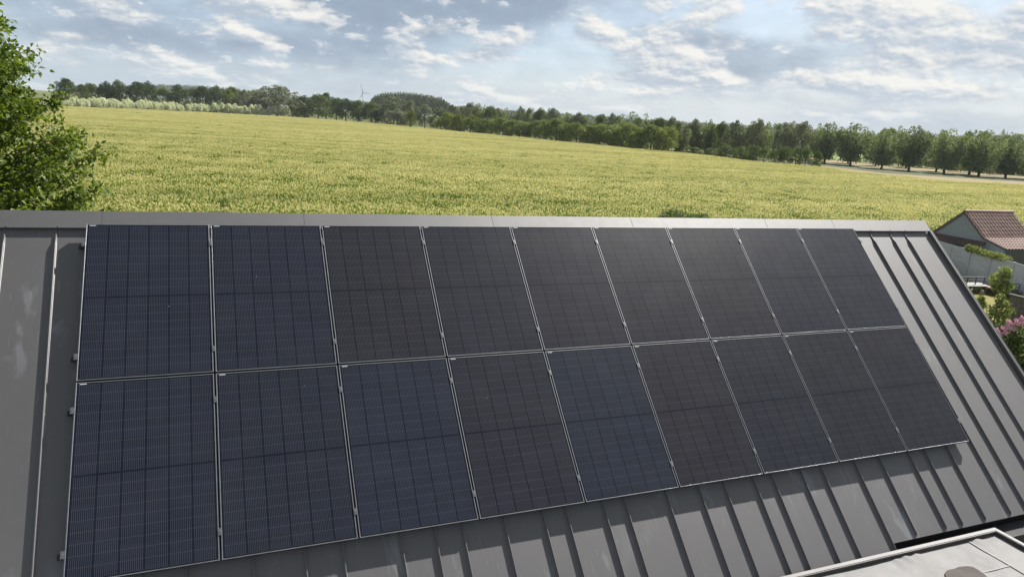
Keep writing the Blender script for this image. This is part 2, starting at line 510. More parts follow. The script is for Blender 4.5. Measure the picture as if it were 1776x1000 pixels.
# walls
M['wall'] = plain('dark board wall', (0.10, 0.095, 0.09), (0.07, 0.067, 0.065), 3, 0.75, bump=0.3, stretch=(12, 12, 0.4))
b = MB()
ze = RF(0, VE, RD)[2] - 0.12
ye = RF(0, VE, RD)[1] + 0.22
yb = 0.4 - ye
b.box(U0 + 0.15, 11.85, ye, yb, 0, ze)
zr = TOP[2] - 0.02
for ux in (U0 + 0.15, 11.85):
    s_ = 0.0
    b.add([(ux - 0.08, ye, ze), (ux + 0.0, ye, ze), (ux + 0.0, 0.2, zr - 0.12), (ux - 0.08, 0.2, zr - 0.12), (ux, yb, ze), (ux - 0.08, yb, ze)],
          [(1, 4, 2), (0, 3, 5), (0, 1, 2, 3), (3, 2, 4, 5)])
part_at(b.build('wall', M['wall']), barn)
# box gutter below the short eave
b = MB()
gy = -3.02; gz = 2.95
b.box(USTEP + 0.02, 13.2, gy - 0.25, gy - 0.0, gz - 0.025, gz)           # broad front lip
b.box(USTEP + 0.02, 13.2, gy - 0.25, gy - 0.22, gz - 0.45, gz - 0.025)
b.box(USTEP + 0.02, 13.2, gy, gy + 0.16, gz - 0.22, gz - 0.20)
b.box(USTEP + 0.02, 13.2, gy - 0.012, gy, gz - 0.22, gz - 0.002)
part_at(b.build('gutter', plain('matt gutter metal', (0.07, 0.07, 0.073), (0.055, 0.055, 0.058), 4, 0.8, spec=0.15)), barn)

# ------------------------------------------------------------------ solar panels
PW, PH = 1.134, 1.7208
PU, PV = 1.152, 1.73884
GRP = 'solar panels in two rows on the metal roof'
tones = [[(.010, .017, .040), (.010, .016, .036), (.019, .017, .024), (.015, .017, .030), (.019, .016, .026), (.019, .016, .024), (.021, .017, .023), (.016, .019, .034), (.015, .020, .034)],
         [(.011, .018, .040), (.011, .017, .035), (.011, .020, .046), (.018, .017, .030), (.011, .021, .046), (.020, .016, .022), (.015, .017, .030), (.019, .017, .022), (.020, .017, .023)]]


def make_panel():
    root = empty('solar_panel')
    fr = MB(); d, lip = 0.032, 0.0085
    fr.bevbox(0, lip, -PH, 0, -d, 0, 0.0012); fr.bevbox(PW - lip, PW, -PH, 0, -d, 0, 0.0012)
    fr.bevbox(lip, PW - lip, -lip, 0, -d, 0, 0.0012); fr.bevbox(lip, PW - lip, -PH, -PH + lip, -d, 0, 0.0012)
    fr.mi = [1 if 2 <= i % 10 <= 5 else 0 for i in range(len(fr.f))]     # flanks blackened to deepen the shade in the gaps, pale lip
    fr.build('frame', [M['frame'], M['black']], root)
    gl = MB(); gl.box(lip, PW - lip, -PH + lip, -lip, -0.012, -0.0022); gl.build('cell_sheet', M['cells'], root)
    st = MB(); st.box(0.03, 0.085, -0.021, -0.013, -0.0022, -0.0016); st.build('sticker', M['sticker'], root)
    return root


def copy_tree(o, parent=None):
    c = o.copy(); COL.objects.link(c)
    if parent: c.parent = parent
    for ch in list(o.children): copy_tree(ch, c)
    return c


ORD = ['first', 'second', 'third', 'fourth', 'fifth', 'sixth', 'seventh', 'eighth', 'ninth', 'tenth', 'eleventh', 'twelfth', 'thirteenth', 'fourteenth',
       'fifteenth', 'sixteenth', 'seventeenth', 'eighteenth', 'nineteenth', 'twentieth', 'twenty first', 'twenty second', 'twenty third', 'twenty fourth',
       'twenty fifth', 'twenty sixth', 'twenty seventh', 'twenty eighth', 'twenty ninth', 'thirtieth']
proto = make_panel()
for r in range(2):
    for c in range(9):
        o = proto if (r == 0 and c == 0) else copy_tree(proto)
        o.matrix_world = Matrix.Translation(Vector(RF(c * PU, r * PV, 0))) @ RX
        tn = tones[r][c]
        hue = 'bluish black' if tn[2] > 0.033 else ('brownish black' if tn[2] < 0.027 else 'blue grey')
        row = 'upper' if r == 0 else 'lower'
        place = {0: 'at the left end of the %s row' % row, 8: 'at the right end of the %s row' % row}.get(
            c, '%s from the left in the %s row' % (ORD[c], row))
        tag(o, '%s solar panel %s' % (hue, place), 'solar panel', GRP)
        for ch in o.children:
            if ch.name.startswith('cell_sheet'): ch.color = (*[0.66 * (0.60 * v + 0.40 * g_) for v, g_ in zip(tn, (.0165, .0172, .030))], 1)

# clamps between and beside the panels
def clamp_parts(end):
    root = empty('panel_clamp')
    a = MB()
    if not end:
        a.bevbox(-0.0165, 0.0165, -0.03, 0.03, 0.0005, 0.0045, 0.001)
        a.box(-0.007, 0.007, -0.03, 0.03, -0.055, 0.0005)
    else:
        a.bevbox(-0.030, 0.008, -0.03, 0.03, 0.0005, 0.0045, 0.001)
        a.box(-0.014, -0.002, -0.03, 0.03, -0.05, 0.0005)
    a.build('clamp_plate', M['alu'], root)
    k = MB(); x = 0.0 if not end else -0.016
    k.tube([(x, 0, 0.0045), (x, 0, 0.010)], 0.006, 8); k.build('bolt', M['steel'], root)
    f = MB(); f.box(-0.03 if not end else -0.06, 0.03 if not end else 0.0, -0.022, 0.022, RD + 0.026, -0.05)
    f.build('seam_bracket', M['black'], root)
    return root


mid = endc = None
heights = {0: (0.24, 1.48), 1: (0.265, 1.49)}
for r in range(2):
    for c in range(10):
        for j in range(2):
            v = r * PV + heights[r][j] - 0.006 * c * (1 if j else 0)
            isend = c in (0, 9)
            if isend:
                if endc is None: endc = clamp_parts(True); o = endc
                else: o = copy_tree(endc)
            else:
                if mid is None: mid = clamp_parts(False); o = mid
                else: o = copy_tree(mid)
            u = c * PU - 0.009
            if c == 0: u = -0.0
            if c == 9: u = 9 * PU - 0.018
            mt = Matrix.Translation(Vector(RF(u, v, 0))) @ RX
            if c == 9: mt = mt @ Matrix.Rotation(math.pi, 4, 'Z')
            o.matrix_world = mt
            row = 'upper' if r == 0 else 'lower'; hl = 'near the top' if j == 0 else 'near the bottom'
            if isend:
                tag(o, '%s clamp on the %s outer edge of the %s panel row' % ('top' if j == 0 else 'bottom', 'left' if c == 0 else 'right', row), 'clamp', 'panel clamps')
            else:
                tag(o, 'small clamp %s of the gap after the %s panel of the %s row' % (hl, ORD[c - 1], row), 'clamp', 'panel clamps')

# ------------------------------------------------------------------ flat roof in the right foreground
def membrane_mat():
    m, t, b = new_mat('grey roofing membrane')
    P = t.node('ShaderNodeTexCoord').outputs['Object']
    big = t.noise(P, 1.6, 5, 0.6, 0.6); fine = t.noise(P, 160.0, 3, 0.7); midn = t.noise(P, 7.0, 6, 0.62)
    c = t.mix(t.step(big, 0.3, 0.7), (0.125, 0.122, 0.123), (0.175, 0.171, 0.172))
    c = t.mix(t.math('MULTIPLY', t.step(midn, 0.45, 0.75), 0.5), c, (0.21, 0.205, 0.206))
    c = t.mix(t.math('MULTIPLY', t.step(fine, 0.5, 0.8), 0.45), c, (0.33, 0.32, 0.315))
    t.link(c, b.inputs['Base Color']); b.inputs['Roughness'].default_value = 0.68; b.inputs['Specular IOR Level'].default_value = 0.25
    bn = t.node('ShaderNodeBump'); bn.inputs['Strength'].default_value = 0.4; bn.inputs['Distance'].default_value = 0.02
    hgt = t.math('ADD', t.math('MULTIPLY', t.noise(P, 2.6, 3, 0.5, 0.8), 0.8), t.math('MULTIPLY', fine, 0.05))
    t.link(hgt, bn.inputs['Height']); t.link(bn.outputs[0], b.inputs['Normal'])
    return m


M['membrane'] = membrane_mat()
M['parapet'] = plain('pale parapet capping', (0.19, 0.184, 0.185), (0.16, 0.155, 0.156), 3, 0.6, spec=0.3)
M['edge_shade'] = plain('tar line', (0.035, 0.032, 0.03), (0.06, 0.055, 0.05), 20, 0.6)  # dark tone for lap-edge shadow with dirt, and for shade on the upstand
M['patch'] = plain('brown grey patch', (0.075, 0.066, 0.062), (0.10, 0.088, 0.082), 6, 0.8, bump=0.25, bscale=30, spec=0.08)
flat = empty('flat_roof_extension', (5, -6, 0))
tag(flat, 'pale grey flat roof with raised edge trim in the lower right foreground', 'building')
PX, PY, PZ = 9.98, -3.21, 3.10
MZ = PZ - 0.055
X0F, Y0F = -4.5, -7.4
b = MB(); b.box(X0F + 0.05, PX - 0.06, Y0F, PY - 0.06, 0, MZ - 0.1); part_at(b.build('wall', M['wall']), flat)
# membrane as a gently uneven sheet, lifted and creased where it meets the edge
gx = np.unique(np.concatenate([np.linspace(X0F, 6.0, 24), np.linspace(6.0, PX - 0.05, 110)]))
gyv = np.unique(np.concatenate([np.linspace(Y0F, -4.6, 16), np.linspace(-4.6, PY - 0.05, 60)]))
GX, GY = np.meshgrid(gx, gyv, indexing='ij')
def vnoise(x, y, f, seed):
    r_ = np.random.default_rng(seed); tot = np.zeros_like(x)
    for i in range(5):
        a = r_.uniform(0, 2 * np.pi); ph = r_.uniform(0, 6.28); ff = f * r_.uniform(0.6, 1.6)
        tot += np.sin(ff * (x * np.cos(a) + y * np.sin(a)) + ph)
    return tot / 5
GZ = MZ + 0.004 * vnoise(GX, GY, 5, 3) + 0.002 * vnoise(GX, GY, 16, 4)
for (bx, by, br, bh) in [(9.55, -3.30, 0.07, 0.022), (8.35, -3.31, 0.06, 0.022), (8.52, -3.30, 0.05, 0.018), (8.2, -3.33, 0.05, 0.014), (9.3, -3.62, 0.12, 0.008), (8.9, -3.75, 0.10, 0.008), (9.7, -3.45, 0.05, 0.012)]:
    GZ += bh * np.exp(-(((GX - bx) / br) ** 2 + ((GY - by) / (br * 1.6)) ** 2))
nx_, ny_ = GX.shape
vv = np.stack([GX, GY, GZ], -1).reshape(-1, 3)
idx = np.arange(nx_ * ny_).reshape(nx_, ny_)
ff = np.stack([idx[:-1, :-1], idx[1:, :-1], idx[1:, 1:], idx[:-1, 1:]], -1).reshape(-1, 4)
me = bpy.data.meshes.new('membrane'); me.from_pydata(vv.tolist(), [], ff.tolist())
me.polygons.foreach_set('use_smooth', [True] * len(ff))
mem = part_at(link_mesh('membrane', me, M['membrane']), flat)
b = MB()
b.box(X0F, PX, PY - 0.05, PY, MZ - 0.13, PZ)
b.box(PX - 0.05, PX, Y0F, PY - 0.05, MZ - 0.13, PZ)
part_at(b.build('edge_trim', M['parapet']), flat)
b = MB()                                                        # upstand between trim and membrane, shade put into its dark colour
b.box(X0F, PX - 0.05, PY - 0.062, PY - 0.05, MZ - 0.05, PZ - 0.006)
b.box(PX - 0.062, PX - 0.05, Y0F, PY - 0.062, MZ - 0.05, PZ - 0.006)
part_at(b.build('upstand', M['edge_shade']), flat)


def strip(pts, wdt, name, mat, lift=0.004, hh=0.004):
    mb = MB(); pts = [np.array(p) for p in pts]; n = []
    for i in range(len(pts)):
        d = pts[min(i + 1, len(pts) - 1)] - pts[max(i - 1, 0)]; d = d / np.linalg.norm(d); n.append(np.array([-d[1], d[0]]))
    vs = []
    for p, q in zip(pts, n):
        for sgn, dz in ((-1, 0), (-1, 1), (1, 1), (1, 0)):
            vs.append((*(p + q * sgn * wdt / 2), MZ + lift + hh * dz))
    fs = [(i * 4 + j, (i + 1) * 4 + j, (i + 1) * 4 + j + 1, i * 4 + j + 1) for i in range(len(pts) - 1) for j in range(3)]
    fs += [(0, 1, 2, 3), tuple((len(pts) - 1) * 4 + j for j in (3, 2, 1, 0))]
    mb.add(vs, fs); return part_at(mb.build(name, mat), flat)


def mz(x, y): p = at_z(x, y, MZ + 0.006); return (p[0], p[1])
strip([mz(1680, 938), mz(1715, 959), mz(1752, 980), mz(1800, 1008), mz(1850, 1040)], 0.018, 'lap_shadow_dirt', M['edge_shade'], 0.006)  # dark strips stand for the shadow and dirt along the laps
strip([mz(1752, 980), mz(1725, 987), mz(1700, 993), mz(1672, 1001), mz(1630, 1014)], 0.016, 'lap_shadow_dirt', M['edge_shade'], 0.006)
# rounded brown patch glued on the membrane
pp = [mz(*q) for q in [(1640, 1000), (1638, 994), (1643, 989), (1655, 986.5), (1662, 983.5), (1678, 982), (1688, 983.5), (1697, 989), (1706, 995), (1714, 1003), (1724, 1014), (1716, 1034), (1670, 1040), (1648, 1030)]]
b = MB(); n = len(pp); z0, z1 = MZ - 0.01, MZ + 0.017
b.add([(x, y, z0) for x, y in pp] + [(x, y, z1) for x, y in pp], [tuple(range(n, 2 * n))] + [(i, (i + 1) % n, n + (i + 1) % n, n + i) for i in range(n)])
part_at(b.build('patch', M['patch']), flat)

# ------------------------------------------------------------------ ground
def sheet(name, poly, z, mat, label, cat='ground'):
    me = bpy.data.meshes.new(name); n = len(poly)
    me.from_pydata([(float(x), float(y), z) for x, y in poly], [], [tuple(range(n))])
    o = link_mesh(name, me, mat); tag(o, label, cat, kind='structure'); return o


def ground_mat(name, c0, c1, c2, s=0.15, fs=3.0, rough=0.9):
    m, t, b = new_mat(name)
    P = t.node('ShaderNodeNewGeometry').outputs['Position']
    c = t.mix(t.step(t.noise(P, s, 5, 0.6), 0.35, 0.65), c0, c1)
    c = t.mix(t.math('MULTIPLY', t.step(t.noise(P, fs, 6, 0.7), 0.4, 0.7), 0.6), c, c2)
    t.link(c, b.inputs['Base Color']); b.inputs['Roughness'].default_value = rough; b.inputs['Specular IOR Level'].default_value = 0.1
    return m


M['meadow'] = ground_mat('meadow', (0.085, 0.10, 0.03), (0.10, 0.115, 0.035), (0.13, 0.13, 0.05), 0.02, 0.6)
M['soil'] = ground_mat('soil under crop', (0.085, 0.085, 0.03), (0.10, 0.095, 0.035), (0.12, 0.12, 0.04))
M['drygrass'] = ground_mat('dry grass', (0.205, 0.155, 0.078), (0.25, 0.19, 0.10), (0.15, 0.13, 0.055), 0.1, 0.5)
M['lawn'] = ground_mat('lawn', (0.16, 0.15, 0.04), (0.21, 0.185, 0.06), (0.12, 0.13, 0.03), 0.5, 6.0)
M['verge'] = ground_mat('rough verge', (0.055, 0.07, 0.026), (0.095, 0.10, 0.045), (0.04, 0.055, 0.02), 0.08, 0.5)
BIG = 2700
sheet('ground', [(-BIG, -400), (BIG, -400), (BIG, BIG), (-BIG, BIG)], 0.0, M['meadow'], 'flat green farmland reaching to the horizon')
far = [at_z(x, edge_y(x), CROP_H) for x in range(-100, 1960, 60)]
FARP = np.array([(p[0], p[1]) for p in far])
fieldpoly = [(-20, 9), (34, 9)] + [(44, 26), (52, 33), (70, 33), (110, 33), (175, 50)] + [tuple(q) for q in FARP[::-1]]
sheet('field', fieldpoly, 0.004, M['soil'], 'earth of the crop field behind the barn', 'field')
# lawn of the neighbouring garden
sheet('lawn', [(13, 2), (36, 2), (42.5, 15.5), (44.9, 24.3), (34, 20), (26, 9), (13, 9)], 0.008, M['lawn'], 'yellow green garden lawn in front of the concrete fence', 'lawn')
# dry strip, verge and pale grass lines between field and right hand trees
def band(up, lo, z, name, mat, label, cat):
    a = [at_z(x, y, 0)[:2] for x, y in up]; c = [at_z(x, y, 0)[:2] for x, y in lo]
    return sheet(name, a + c[::-1], z, mat, label, cat)
band([(1150, 260.5), (1230, 268), (1330, 281.5), (1420, 287.2), (1530, 299.8), (1650, 308), (1776, 315.5), (1900, 324)],
     [(1150, 268), (1230, 275), (1330, 287), (1420, 293), (1530, 306.5), (1650, 315), (1776, 323), (1900, 332)], 0.010, 'dry_grass_strip', M['drygrass'],
     'dry straw coloured grass strip along the far right edge of the crop', 'grass strip')
band([(1380, 276), (1450, 283), (1530, 291), (1650, 300), (1776, 309), (1900, 317)],
     [(1380, 284.2), (1450, 290.5), (1530, 299.7), (1650, 307.9), (1776, 315.4), (1900, 323.9)], 0.012, 'verge', M['verge'],
     'rough grass verge under the row of right hand trees', 'grass verge')
band([(1400, 272), (1440, 276.5), (1530, 286.5), (1650, 295), (1776, 304.5), (1900, 312)],
     [(1400, 276), (1440, 282), (1530, 290.9), (1650, 299.9), (1776, 308.9), (1900, 316.9)], 0.014, 'pale_track', M['drygrass'],
     'pale dry grass track behind the right hand tree trunks', 'track')
M['bright'] = ground_mat('bright meadow', (0.17, 0.24, 0.06), (0.2, 0.27, 0.07), (0.24, 0.27, 0.1), 0.03, 0.3)
band([(1400, 264.5), (1460, 265.5), (1520, 269)], [(1400, 272), (1460, 276), (1520, 281)], 0.016, 'bright_meadow', M['bright'],
     'sunlit green meadow glimpsed between the tree trunks', 'meadow')

# ------------------------------------------------------------------ crop: one mass of plants
M['blade'] = None
def crop_mat(name, c0, c1, trans):
    m, t, b = new_mat(name)
    P = t.node('ShaderNodeNewGeometry').outputs['Position']
    mp = t.node('ShaderNodeMapping'); mp.inputs['Scale'].default_value = (0.010, 0.11, 0.0); t.link(P, mp.inputs[0])
    n = t.noise(mp.outputs[0], 1.0, 5, 0.6)
    at = t.node('ShaderNodeAttribute', attribute_name='tone')
    f = t.math('ADD', t.math('MULTIPLY', at.outputs['Fac'], 0.5), t.math('MULTIPLY', t.step(n, 0.38, 0.62), 0.5))
    col = t.mix(f, c0, c1)
    t.link(col, b.inputs['Base Color']); b.inputs['Roughness'].default_value = 0.5; b.inputs['Specular IOR Level'].default_value = 0.25
    tr = t.node('ShaderNodeBsdfTranslucent'); t.link(col, tr.inputs[0])
    ms = t.node('ShaderNodeMixShader'); ms.inputs[0].default_value = trans
    t.link(b.outputs[0], ms.inputs[1]); t.link(tr.outputs[0], ms.inputs[2]); t.link(ms.outputs[0], t.n['Material Output'].inputs[0])
    return m


M['blade'] = crop_mat('crop leaf', (0.078, 0.155, 0.016), (0.235, 0.295, 0.040), 0.48)
M['ear'] = crop_mat('crop tassel', (0.44, 0.42, 0.125), (0.74, 0.66, 0.30), 0.4)


def crop_patch():
    r_ = np.random.default_rng(11)
    Q, mi, tn = [], [], []
    nrow = 0
    RAD = 2.3
    for gx_ in np.arange(-RAD, RAD, 0.30):
        for gy_ in np.arange(-RAD, RAD, 0.30):
            x, y = gx_ + r_.uniform(-.13, .13), gy_ + r_.uniform(-.13, .13)
            rr = math.hypot(x, y)
            if rr > RAD * (0.75 + 0.25 * r_.random()): continue
            h = CROP_H * r_.uniform(0.72, 1.05)
            tplant = r_.random()
            for k in range(6):                              # arching leaves
                a = r_.uniform(0, 6.283); zb = h * r_.uniform(0.3, 0.7); L = r_.uniform(0.26, 0.46); wd = r_.uniform(0.016, 0.030)
                dx, dy = math.cos(a), math.sin(a)
                p0 = np.array([x, y, zb]); p1 = p0 + np.array([dx * L * .22, dy * L * .22, L * .6]); p2 = p0 + np.array([dx * L * .6, dy * L * .6, L * r_.uniform(.55, 1.0)])
                sx = np.array([-dy, dx, 0]) * wd
                Q.append([p0 - sx * .6, p0 + sx * .6, p1 + sx, p1 - sx]); Q.append([p1 - sx, p1 + sx, p2 + sx * .15, p2 - sx * .15])
                mi += [0, 0]; t_ = np.clip(tplant * .5 + r_.random() * .5, 0, 1); tn += [t_, t_]
            for k in range(4 if r_.random() < .85 else 0):      # pale tassel
                a = r_.uniform(0, 6.283); L = r_.uniform(0.09, 0.20); wd = r_.uniform(0.010, 0.018); lean = r_.uniform(0.15, 0.8)
                dx, dy = math.cos(a), math.sin(a)
                p0 = np.array([x, y, h - 0.03]); p1 = p0 + np.array([dx * L * lean, dy * L * lean, L])
                a2 = a + r_.uniform(0.6, 2.5); sx = np.array([math.cos(a2), math.sin(a2), 0]) * wd
                Q.append([p0 - sx * .5, p0 + sx * .5, p1 + sx, p1 - sx]); mi.append(1); tn.append(r_.random())
    return np.array(Q), mi, tn


Q, mi, tn = crop_patch()
# standing places: jittered grid over the part of the field the view takes in
pts = []
def inside(poly, x, y):
    c = False; j = len(poly) - 1
    for i in range(len(poly)):
        xi, yi = poly[i]; xj, yj = poly[j]
        if (yi > y) != (yj > y) and x < (xj - xi) * (y - yi) / (yj - yi) + xi: c = not c
        j = i
    return c
STEP = 3.0
jj = np.random.default_rng(5)
for Y in np.arange(12, 470, STEP):
    for X in np.arange(-110, 200, STEP):
        x, y = X + jj.uniform(-1, 1), Y + jj.uniform(-1, 1)
        px, py = pix((x, y, CROP_H))
        if not (-90 < px < 1866) or py > 480: continue
        if py < edge_y(px) + 0.6: continue
        if not inside(fieldpoly, x, y): continue
        pts.append((x, y, 0.004))
pts = np.array(pts)
nq = len(Q) * 4
me = quads_mesh('crop_field', Q, mi, tn)
me.vertices.add(len(pts))
allco = np.zeros((nq + len(pts), 3), np.float32); allco[:nq] = Q.reshape(-1, 3); allco[nq:] = pts
me.vertices.foreach_set('co', allco.ravel())
src = np.zeros(nq + len(pts), np.float32); src[:nq] = 1
a = me.attributes.new('src', 'FLOAT', 'POINT'); a.data.foreach_set('value', src)
rot = np.zeros((nq + len(pts), 3), np.float32); rot[nq:, 2] = jj.uniform(0, 6.283, len(pts))
a = me.attributes.new('turn', 'FLOAT_VECTOR', 'POINT'); a.data.foreach_set('vector', rot.ravel())
scl = np.ones((nq + len(pts), 3), np.float32)
hn = vnoise(pts[:, 0] * 0.25, pts[:, 1], 0.16, 21) + 0.6 * vnoise(pts[:, 0] * 0.4, pts[:, 1], 0.45, 22)
scl[nq:, 2] = 0.98 + 0.17 * hn + jj.uniform(-.04, .04, len(pts))
a = me.attributes.new('size', 'FLOAT_VECTOR', 'POINT'); a.data.foreach_set('vector', scl.ravel())
crop = link_mesh('crop_field', me, [M['blade'], M['ear']])
tag(crop, 'wide field of yellow green cereal crop with pale tassels behind the barn roof', 'crop field', kind='stuff')
ng = bpy.data.node_groups.new('crop_spread', 'GeometryNodeTree')
ng.interface.new_socket('Geometry', in_out='INPUT', socket_type='NodeSocketGeometry')
ng.interface.new_socket('Geometry', in_out='OUTPUT', socket_type='NodeSocketGeometry')
g = NT(ng)
gi = g.node('NodeGroupInput'); go = g.node('NodeGroupOutput')
na = g.node('GeometryNodeInputNamedAttribute', data_type='FLOAT'); na.inputs[0].default_value = 'src'
sg = g.node('GeometryNodeSeparateGeometry', domain='POINT')
gt = g.math('GREATER_THAN', na.outputs[0], 0.5)
g.link(gi.outputs[0], sg.inputs[0]); g.link(gt, sg.inputs[1])
iop = g.node('GeometryNodeInstanceOnPoints')
g.link(sg.outputs[1], iop.inputs['Points']); g.link(sg.outputs[0], iop.inputs['Instance'])
nr = g.node('GeometryNodeInputNamedAttribute', data_type='FLOAT_VECTOR'); nr.inputs[0].default_value = 'turn'
ns = g.node('GeometryNodeInputNamedAttribute', data_type='FLOAT_VECTOR'); ns.inputs[0].default_value = 'size'
g.link(nr.outputs[0], iop.inputs['Rotation']); g.link(ns.outputs[0], iop.inputs['Scale'])
g.link(iop.outputs[0], go.inputs[0])
md = crop.modifiers.new('spread', 'NODES'); md.node_group = ng
print('crop patches', len(pts), 'faces per patch', len(Q))

# ------------------------------------------------------------------ trees
def crown_mesh(name, seed, clumps, nleaf, leaf, out_bias=1.0, fill=0.25):
    """leaf quads spread over the shells of many clumps; unit box: width 1, height 1, base at z=0"""
    r_ = np.random.default_rng(seed)
    cl = np.array(clumps); wts = cl[:, 3] ** 2; wts = wts / wts.sum()
    pick = r_.choice(len(cl), nleaf, p=wts)
    d = unit(r_.normal(size=(nleaf, 3))); d[:, 2] = np.where(d[:, 2] < -0.55, -d[:, 2], d[:, 2])
    rad = cl[pick, 3] * np.where(r_.random(nleaf) < fill, r_.uniform(0.3, 0.9, nleaf), r_.uniform(0.85, 1.12, nleaf))
    asp = cl[pick, 4:5] if cl.shape[1] > 4 else np.ones((nleaf, 1))
    dd = d * rad[:, None]; dd[:, 2:3] *= asp
    c = cl[pick, :3] + dd
    nrm = unit(d * out_bias + r_.normal(size=(nleaf, 3)) * 0.75 + np.array([0, 0, 0.25]))
    t1 = unit(np.cross(nrm, r_.normal(size=(nleaf, 3)))); t2 = np.cross(nrm, t1)
    s = leaf * r_.uniform(0.6, 1.3, (nleaf, 1))
    a_, b_ = t1 * s, t2 * s * 0.62
    V = np.stack([c - a_ * 0.9, c - b_ * 0.8, c + a_, c + b_ * 0.8], 1)
    cltone = r_.random(len(cl))
    tone = np.clip(0.55 * cltone[pick] + 0.45 * r_.random(nleaf), 0, 1)
    return quads_mesh(name, V, None, tone)


def dome_clumps(seed, n, zlo, zhi, rmin, rmax, top_pow=0.5, asp=1.0, core=True):
    r_ = np.random.default_rng(seed); out = []
    h = (zhi - zlo); zc = zlo + h * 0.42
    for i in range(n):
        z = r_.uniform(0, 1) ** 0.85; a = 2.399 * i + r_.uniform(-.5, .5)
        q = max(z - 0.4, 0) / 0.6
        prof = max(1 - q ** 2.3, 0.0) ** top_pow if z > 0.4 else 1 - 0.22 * ((0.4 - z) / 0.4) ** 2
        r = r_.uniform(rmin, rmax); rr = max(0.5 * prof - r * 0.75, 0) * r_.uniform(0.78, 1.1)
        out.append((rr * math.cos(a), rr * math.sin(a), zlo + r * asp * 0.75 + z * (h - 1.65 * r * asp), r, asp))
    if core:
        out.append((0, 0, zlo + h * 0.45, 0.28, min(h / 0.75, 1.2))); out.append((0, 0, zlo + h * .72, 0.2, 1.0))
    return out


def upright_clumps(seed, n, zlo, zhi, rmin, rmax):
    """willow or poplar: many narrow rising plumes"""
    r_ = np.random.default_rng(seed); out = []
    for i in range(n):
        a = r_.uniform(0, 6.283); q = math.sqrt(r_.uniform(0, 1)); r = r_.uniform(rmin, rmax)
        spread = 0.42 * q
        ztop = zhi - 0.32 * q ** 2 * (zhi - zlo) - r * 1.2 - r_.uniform(0, 0.07)
        steps = 4
        for k in range(steps):
            f = k / (steps - 1); z = zlo + 0.10 + f * (ztop - zlo - 0.10)
            g_ = 0.38 + 0.62 * f ** 0.75
            out.append((spread * g_ * math.cos(a), spread * g_ * math.sin(a), z, r * (1.25 - 0.45 * f), 1.5))
    return out


KINDS = {}


def kind(name, mat, meshes, trunk): KINDS[name] = (mat, meshes, trunk)


F = {
    'dark': foliage('dark oak leaves', (0.036, 0.06, 0.024), (0.085, 0.12, 0.042), 0.25),
    'mid': foliage('mid green leaves', (0.066, 0.098, 0.034), (0.135, 0.172, 0.06), 0.32),
    'willow': foliage('grey willow leaves', (0.11, 0.13, 0.085), (0.215, 0.235, 0.165), 0.25),
    'pale': foliage('silver willow leaves', (0.48, 0.50, 0.43), (0.68, 0.69, 0.61), 0.38),
    'poplar': foliage('grey green poplar leaves', (0.105, 0.138, 0.074), (0.22, 0.26, 0.14), 0.34),
    'lime': foliage('yellow green leaves', (0.10, 0.135, 0.022), (0.20, 0.23, 0.045), 0.35),
    'top': foliage('fresh green hedgerow leaves', (0.088, 0.125, 0.036), (0.21, 0.255, 0.075), 0.36),
}
bark = plain('grey bark', (0.055, 0.045, 0.036), (0.085, 0.072, 0.058), 3, 0.9, bump=0.5, bscale=8, stretch=(6, 6, 0.7))
for nm, src_ in (('dark', 'dark'), ('mid', 'mid'), ('lime', 'lime')):
    kind(nm, F[src_], [crown_mesh(nm + '_crown', 100 + i, dome_clumps(200 + i + 7 * len(nm), 34, 0.02, 1.0, 0.10, 0.19, 0.5), 4200, 0.029) for i in range(3)], 0)
kind('willow', F['willow'], [crown_mesh('willow_crown', 130 + i, dome_clumps(230 + i, 60, 0.0, 1.0, 0.06, 0.13, 0.5, 1.25), 5200, 0.026) for i in range(3)], 0)
kind('top', F['top'], [crown_mesh('hedgerow_crown', 150 + i, dome_clumps(250 + i, 40, 0.0, 1.0, 0.08, 0.15, 0.38, 1.1), 4800, 0.028) for i in range(4)], 0)
kind('poplar', F['poplar'], [crown_mesh('poplar_crown', 160 + i, upright_clumps(260 + i, 20, 0.10, 1.0, 0.075, 0.125), 5400, 0.027) for i in range(4)], 1)
kind('plume', F['poplar'], [crown_mesh('plume_crown', 170 + i, upright_clumps(270 + i, 11, 0.0, 1.0, 0.09, 0.14), 4000, 0.03) for i in range(3)], 0)
F['bush'] = foliage('dark bush leaves', (0.042, 0.072, 0.022), (0.11, 0.16, 0.048), 0.3)
kind('round', F['bush'], [crown_mesh('round_crown', 180 + i, dome_clumps(280 + i, 30, 0.0, 1.0, 0.12, 0.2, 0.42), 2200, 0.032) for i in range(3)], 0)
kind('pale', F['pale'], [crown_mesh('silver_crown', 190 + i, dome_clumps(290 + i, 12, 0.0, 1.0, 0.16, 0.24, 0.7, 1.5, False), 1000, 0.06) for i in range(4)], 0)


def trunk_mesh(seed, visible):
    r_ = np.random.default_rng(seed); mb = MB()
    top = 0.62
    ps = [(r_.uniform(-.012, .012) * k, r_.uniform(-.012, .012) * k, top * k / 5) for k in range(6)]
    mb.tube(ps, [0.036, 0.028, 0.025, 0.022, 0.016, 0.008], 8)
    for k in range(6):
        a = r_.uniform(0, 6.283); z = r_.uniform(0.2, 0.5); L = r_.uniform(0.18, 0.3)
        mb.tube([(0, 0, z), (math.cos(a) * L * .5, math.sin(a) * L * .5, z + L * .6), (math.cos(a) * L, math.sin(a) * L, z + L * 1.3)], [0.014, 0.009, 0.004], 5)
    return mb


trunks = []
for i in range(3):
    o = trunk_mesh(400 + i, True).build('trunk', bark, smooth=True); trunks.append(o.data); bpy.data.objects.remove(o)
count = {}
WIDEN = {'top': 1.4, 'pale': 1.3, 'poplar': 1.32, 'round': 1.18, 'plume': 1.35}
for kn, (mat, meshes, tr) in KINDS.items():
    for me in meshes: me.materials.append(mat)


